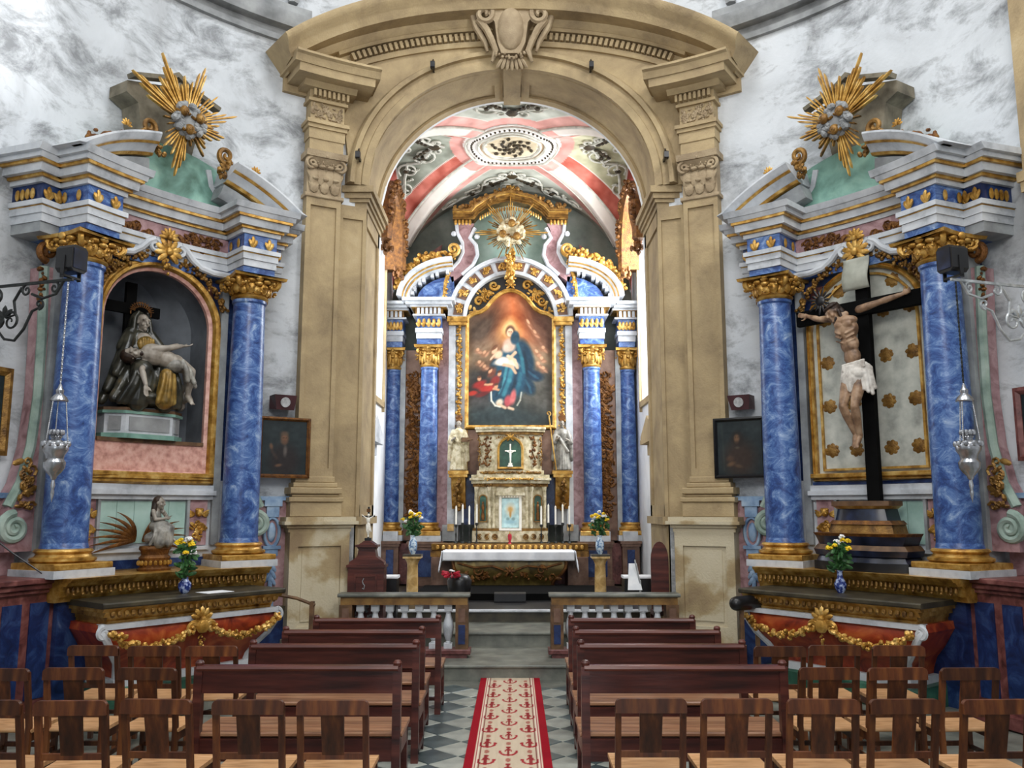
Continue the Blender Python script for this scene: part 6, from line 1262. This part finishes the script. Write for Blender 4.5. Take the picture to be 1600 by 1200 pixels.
picture('dark painting in a broad gold frame at the left edge of the nave',wallM(-1,-1.62,.06,2.82),.76,.84,gold_old,portrait(3),.08)
picture('dark painting in a brown frame at the right edge of the nave',wallM(1,-1.60,.06,2.70),.7,.70,redm,portrait(3),.07)
# ---- loudspeakers
for sd,lab in ((-1,'left'),(1,'right')):
    M=wallM(sd,1.56,.06,3.2); q=M.translation; sp=thing('wall_speaker','small maroon wall speaker above the portrait on the %s'%lab,'speaker',(q.x,q.y,q.z)); t=MB()
    t.add([(-.14,0,-.08),(.14,0,-.08),(.14,0,.08),(-.14,0,.08),(-.10,-.16,-.1),(.12,-.16,-.1),(.14,-.2,.08),(-.14,-.2,.08)],[(3,2,1,0),(4,5,6,7),(0,1,5,4),(1,2,6,5),(2,3,7,6),(3,0,4,7)]); obj('cabinet',t,plasticr,sp,M=M)
    t=MB(); t.lathe([(.062,0),(.058,.012),(.03,.006),(0,.01)],0,0,0,20); obj('cone',t,plasticg,sp,M=M@Matrix.Translation((0,-.186,-.01))@Matrix.Rotation(rad(102),4,'X'))
# ---- wrought-iron brackets with spotlight and hanging lamp
for sd,lab in ((-1,'left'),(1,'right')):
    m_=iron if sd<0 else ironw; th=rad(72.3); r0=R; ex=1.18
    base=Vector((sd*R*sin(th),YC+R*cos(th),0)); nrm=Vector((-sd*sin(th),-cos(th),0)); BM=Matrix(((nrm.x,0,0,base.x),(nrm.y,0,0,base.y),(0,1,0,0),(0,0,0,1)))
    BM=Matrix(((nrm.x,-nrm.y,0,base.x),(nrm.y,nrm.x,0,base.y),(0,0,1,0),(0,0,0,1)))      # local x out from the wall
    zt=3.93; Bk=thing('iron_bracket','scrolled wrought-iron wall bracket on the %s of the nave'%lab,'bracket',(base.x,base.y,zt))
    t=MB(); t.box(0,ex,-.012,.012,zt-.012,zt+.012); obj('arm_bar',t,m_,Bk,M=BM); t=MB(); t.box(0,.03,-.03,.03,zt-.65,zt+.12); obj('wall_plate',t,m_,Bk,M=BM)
    for cx,cz,r_,a0,hd in ((.98,zt-.06,.055,pi/2,-1),(.66,zt-.06,.06,pi/2,1),(.5,zt-.34,.09,pi/2,-1),(.82,zt-.2,.05,-pi/2,1),(.3,zt-.1,.08,pi/2,-1)):
        t=MB(); spiral(t,cx,cz,r_,1.3,a0,0,.013,hd); obj('scroll',t,m_,Bk,M=BM)
    for path in ([(1.08,zt),(1.0,zt-.12),(.85,zt-.15),(.72,zt-.1)],[(.86,zt-.22),(.74,zt-.26),(.66,zt-.42),(.56,zt-.52),(.44,zt-.5),(.34,zt-.4),(.2,zt-.5),(.03,zt-.6)],[(.6,zt-.03),(.52,zt-.15),(.55,zt-.28),(.44,zt-.3)]):
        t=MB(); t.tube([(x,0,z) for x,z in path],.013,6); obj('brace',t,m_,Bk,M=BM)
    t=MB()
    for k in range(5): leaf(t,.42,zt-.3,0,rad(40+50*k),.12,.05,.02)
    obj('iron_leaf',t,m_,Bk,M=BM)
    # spotlight
    S_=thing('spotlight','black spotlight clamped to the end of the %s iron bracket'%lab,'spotlight',tuple(BM@Vector((ex-.03,0,zt+.012)))); t=MB(); t.box(ex-.12,ex+.06,-.09,.09,zt+.06,zt+.3,bev=.03); obj('housing',t,black,S_,M=BM); t=MB(); t.box(ex-.05,ex-.01,-.1,-.092,zt+.0,zt+.2); t.box(ex-.05,ex-.01,.092,.1,zt+.0,zt+.2); t.box(ex-.05,ex-.01,-.1,.1,zt+.012,zt+.03); obj('yoke',t,black,S_,M=BM); t=MB(); t.box(ex+.061,ex+.066,-.07,.07,zt+.09,zt+.27); obj('front_glass',t,blackpaint,S_,M=BM)
    # sanctuary lamp
    lx=ex-.05; Lp=thing('sanctuary_lamp','silver chain-hung sanctuary lamp beside the %s side altar'%lab,'lamp',tuple(BM@Vector((lx,0,2.0)))); LM=BM@Matrix.Translation((lx,0,0))
    t=MB(); n=46
    for k in range(n): z=zt-.03-(zt-.03-2.98)*k/n; t.ell((0,0,z),(.008,.008,.016) if k%2 else (.014,.004,.016),None,5,4)
    obj('upper_chain',t,silver if sd<0 else iron,Lp,M=LM); t=MB(); t.lathe([(0,3.0),(.012,2.98),(.02,2.95),(.035,2.93),(.03,2.9),(.06,2.87),(.075,2.84),(.07,2.83)],0,0,0,16); obj('lamp_cap',t,silver,Lp,M=LM)
    for k in range(3):
        a=2*pi*k/3+.4; t=MB()
        for j in range(24): f=j/23; t.ell(((.06+.04*f)*cos(a),(.06+.04*f)*sin(a),2.83-.38*f),(.007,.007,.012),None,5,4)
        obj('side_chain',t,silver,Lp,M=LM)
    t=MB(); t.lathe([(.03,2.55),(.05,2.52),(.035,2.5),(.09,2.47),(.105,2.44),(.1,2.40),(.075,2.36),(.07,2.33),(.09,2.3),(.085,2.25),(.06,2.21),(.03,2.18),(.02,2.15)],0,0,0,20); obj('lamp_bowl',t,silver,Lp,M=LM)
    t=MB()
    for k in range(10): a=2*pi*k/10; leaf(t,0,0,0,0,0.001,0.001,.001) if False else t.ell((.1*cos(a),.1*sin(a),2.46),(.022,.022,.03),None,6,4); t.ell((.05*cos(a),.05*sin(a),2.56),(.018,.018,.028),None,6,4)
    obj('bowl_leaves',t,silver,Lp,M=LM); t=MB(); t.lathe([(.012,2.15),(.02,2.1),(.012,2.07),(.016,2.03),(.006,1.98),(0,1.95)],0,0,0,10); obj('drop_finial',t,silver,Lp,M=LM)
# ---- small floodlights on the arch
for x,z,o_,lab in ((-1.17,7.96,.3,'on the left haunch of the chancel arch'),(1.17,7.96,.3,'on the right haunch of the chancel arch'),(-2.22,6.52,.3,'beside the left pilaster capital'),(2.22,6.52,.3,'beside the right pilaster capital')):
    c=warp_arch((x,-o_,z)); fl=thing('floodlight','small black floodlight '+lab,'floodlight',c); t=MB(); t.box(-.03,.03,-.04,.04,-.05,.05,bev=.012); obj('housing',t,black,fl,local=True); t=MB(); t.box(-.012,.012,.03,.2,-.02,.02); t.cap((0,0,.05),(0,.06,.11),.012,.012,6); obj('arm',t,black,fl,local=True)
# ---- chancel furniture behind the balustrade
cb_=thing('tall_wooden_cabinet','dark tall cabinet with shaped pediment behind the left balustrade','cabinet',(-1.79,10.84,.16)); cb_.scale=(.92,1,1.07); y0,y1=-.12,.12
t=MB(); t.box(-.24,.24,y0,y1,0,.98); obj('body',t,wood,cb_,local=True); t=MB(); t.plate([(-.24,.98),(.24,.98),(.23,1.02),(.13,1.08),(.11,1.16),(.14,1.2),(.04,1.26),(-.04,1.26),(-.14,1.2),(-.11,1.16),(-.13,1.08),(-.23,1.02)],y0+.03,y1-.03); obj('pediment',t,wood,cb_,local=True)
t=MB(); t.box(-.26,.26,y0-.02,y1,.96,.99); t.box(-.15,.15,y0-.01,y1-.02,1.19,1.215); obj('moulding',t,wood,cb_,local=True); t=MB(); t.frame([(0,y0),(0,y0-.015),(.02,y0-.015),(.02,y0)],[(.15,.3),(.15,.88),(-.15,.88),(-.15,.3)],True); obj('door_frame',t,wood,cb_,local=True)
t=MB(); t.tube([(-.02,y0-.012,.84),(-.04,y0-.012,.81),(-.03,y0-.012,.78),(-.01,y0-.012,.76),(-.02,y0-.012,.72),(-.04,y0-.012,.73)],.007,5); foliage(t,-.12,.12,.4,.66,y0-.008,22,.06,4,.006); obj('inlaid_letter_and_scroll',t,silver if False else greystone,cb_,local=True)
sc=thing('small_crucifix','small standing crucifix on top of the dark cabinet','crucifix',(-1.79,10.84,1.509)); sc.scale=(.8,.8,.8); t=MB(); t.box(-.05,.05,-.04,.04,0,.04); t.box(-.014,.014,-.012,.012,.04,.52); t.box(-.1,.1,-.012,.012,.36,.385); obj('cross',t,black,sc,local=True); t=MB(); t.box(-.03,.03,-.02,-.012,.44,.49); obj('titulus',t,gold_brown,sc,local=True)
b=MB(); b.ell((.005,-.04,.39),(.02,.022,.026)); b.ell((0,-.035,.31),(.032,.022,.05)); b.ell((0,-.035,.25),(.028,.022,.035)); arm(b,(-.03,-.03,.345),(-.06,-.025,.365),(-.085,-.02,.385),.22); arm(b,(.03,-.03,.345),(.06,-.025,.365),(.085,-.02,.385),.22); leg(b,(-.015,-.035,.24),(-.015,-.055,.16),(0,-.03,.09),(0,-.04,.06),.24); leg(b,(.015,-.035,.24),(.02,-.055,.16),(.008,-.03,.09),(.01,-.04,.06),.24); b.cap((.02,-.04,.24),(.045,-.03,.14),.015,.01); me=mesh(b,None,None,False,0); o=link('corpus',me,wax,sc,True); r_=o.modifiers.new('r','REMESH'); r_.mode='VOXEL'; r_.voxel_size=.004; r_.use_smooth_shade=True
# black benches with white tops
def bench(x,y,w_,lab,h=.72):
    B=thing('cloth_topped_stand',lab,'stand',(x,y,.334)); t=MB(); t.box(-w_/2,w_/2,-.14,.14,h,h+.035,bev=.008); obj('white_top',t,cloth,B,local=True); t=MB(); t.box(-w_/2+.01,w_/2-.01,-.13,.13,h-.22,h); obj('dark_body',t,black,B,local=True)
    for sx in (-1,1):
        t=MB(); t.box(sx*(w_/2-.03)-.015,sx*(w_/2-.03)+.015,-.1,.1,0,h-.22); obj('leg',t,black,B,local=True)
bench(-1.60,11.6,.2,'small black stand with white top beside the dark cabinet',.66); bench(1.70,11.6,.48,'black keyboard stand with white top on the right of the chancel',.66)
ls=thing('music_stand','thin stand holding white sheet music on the right of the chancel','stand',(1.60,10.95,.16)); t=MB(); t.cap((0,0,.02),(0,0,.85),.012,.012,8); t.cap((0,0,.8),(-.06,0,1.1),.01,.01,8); obj('pole',t,ironw,ls,local=True); t=MB(); t.lathe([(.12,0),(.12,.015),(.02,.03)],0,0,0,16); obj('foot',t,iron,ls,local=True); t=MB(); t.add([(-.16,-.03,.74),(.02,-.03,.74),(-.03,.06,1.06),(-.13,.06,1.06),(-.16,-.025,.74),(.02,-.025,.74),(-.03,.065,1.06),(-.13,.065,1.06)],[(0,1,2,3),(7,6,5,4),(0,4,5,1),(1,5,6,2),(2,6,7,3),(3,7,4,0)]); obj('sheet',t,paperm,ls,local=True)
tc_=thing('high_backed_chair','dark high-backed chair against the right chancel wall','chair',(1.85,10.88,.16)); tc_.scale=(.85,.7,1.13); t=MB(); t.plate([(-.13,.42),(.13,.42),(.13,.98)]+arc(0,.98,.13,.2,0,pi,10)[1:-1]+[(-.13,.98)],.1,.14); obj('backrest',t,wood,tc_,local=True); t=MB(); t.box(-.15,.15,-.24,.14,.4,.45,bev=.01); obj('seat',t,wood,tc_,local=True)
for sx in (-1,1):
    for yy in (-.22,.11): t=MB(); t.box(sx*.13-.02,sx*.13+.02,yy,yy+.035,0,.4); obj('leg',t,wood,tc_,local=True)
# brass-tipped rod and roll leaning by the side altars
for sd,lab in ((-1,'left'),):
    t=MB(); t.tube([(-2.75,9.55,.98),(-2.55,9.6,.97),(-2.35,9.62,.93),(-2.15,9.6,.86)],.018,8); o=obj('curved_handrail',t,copper); props(o,'slim curved wooden handrail between the left altar and the pews','rail')
    t=MB(); t.box(-2.2,-2.16,9.56,9.64,0,.9); t2=obj('post',t,copper,o)

kn=thing('padded_arm_rail','black padded arm rail beside the right side altar','rail',(2.45,9.25,0)); t=MB(); t.cap((2.32,9.1,.93),(2.62,9.3,.93),.075,.075,12); obj('pad',t,black,kn); t=MB(); t.box(2.36,2.4,9.12,9.16,0,.88); obj('post',t,copper,kn); t=MB(); t.box(2.55,2.59,9.24,9.28,0,.88); obj('post',t,copper,kn)

W_=warp_altar(-1); t=MB(); t.tube([W_((-1.95,-.02,2.3)),W_((-1.62,-.25,1.75)),W_((-1.45,-.5,1.5)),W_((-1.3,-.7,1.32)),W_((-1.15,-.8,1.295))],.008,6); o=obj('power_cable',t,black); props(o,'thin black cable hanging beside the left side altar','cable')
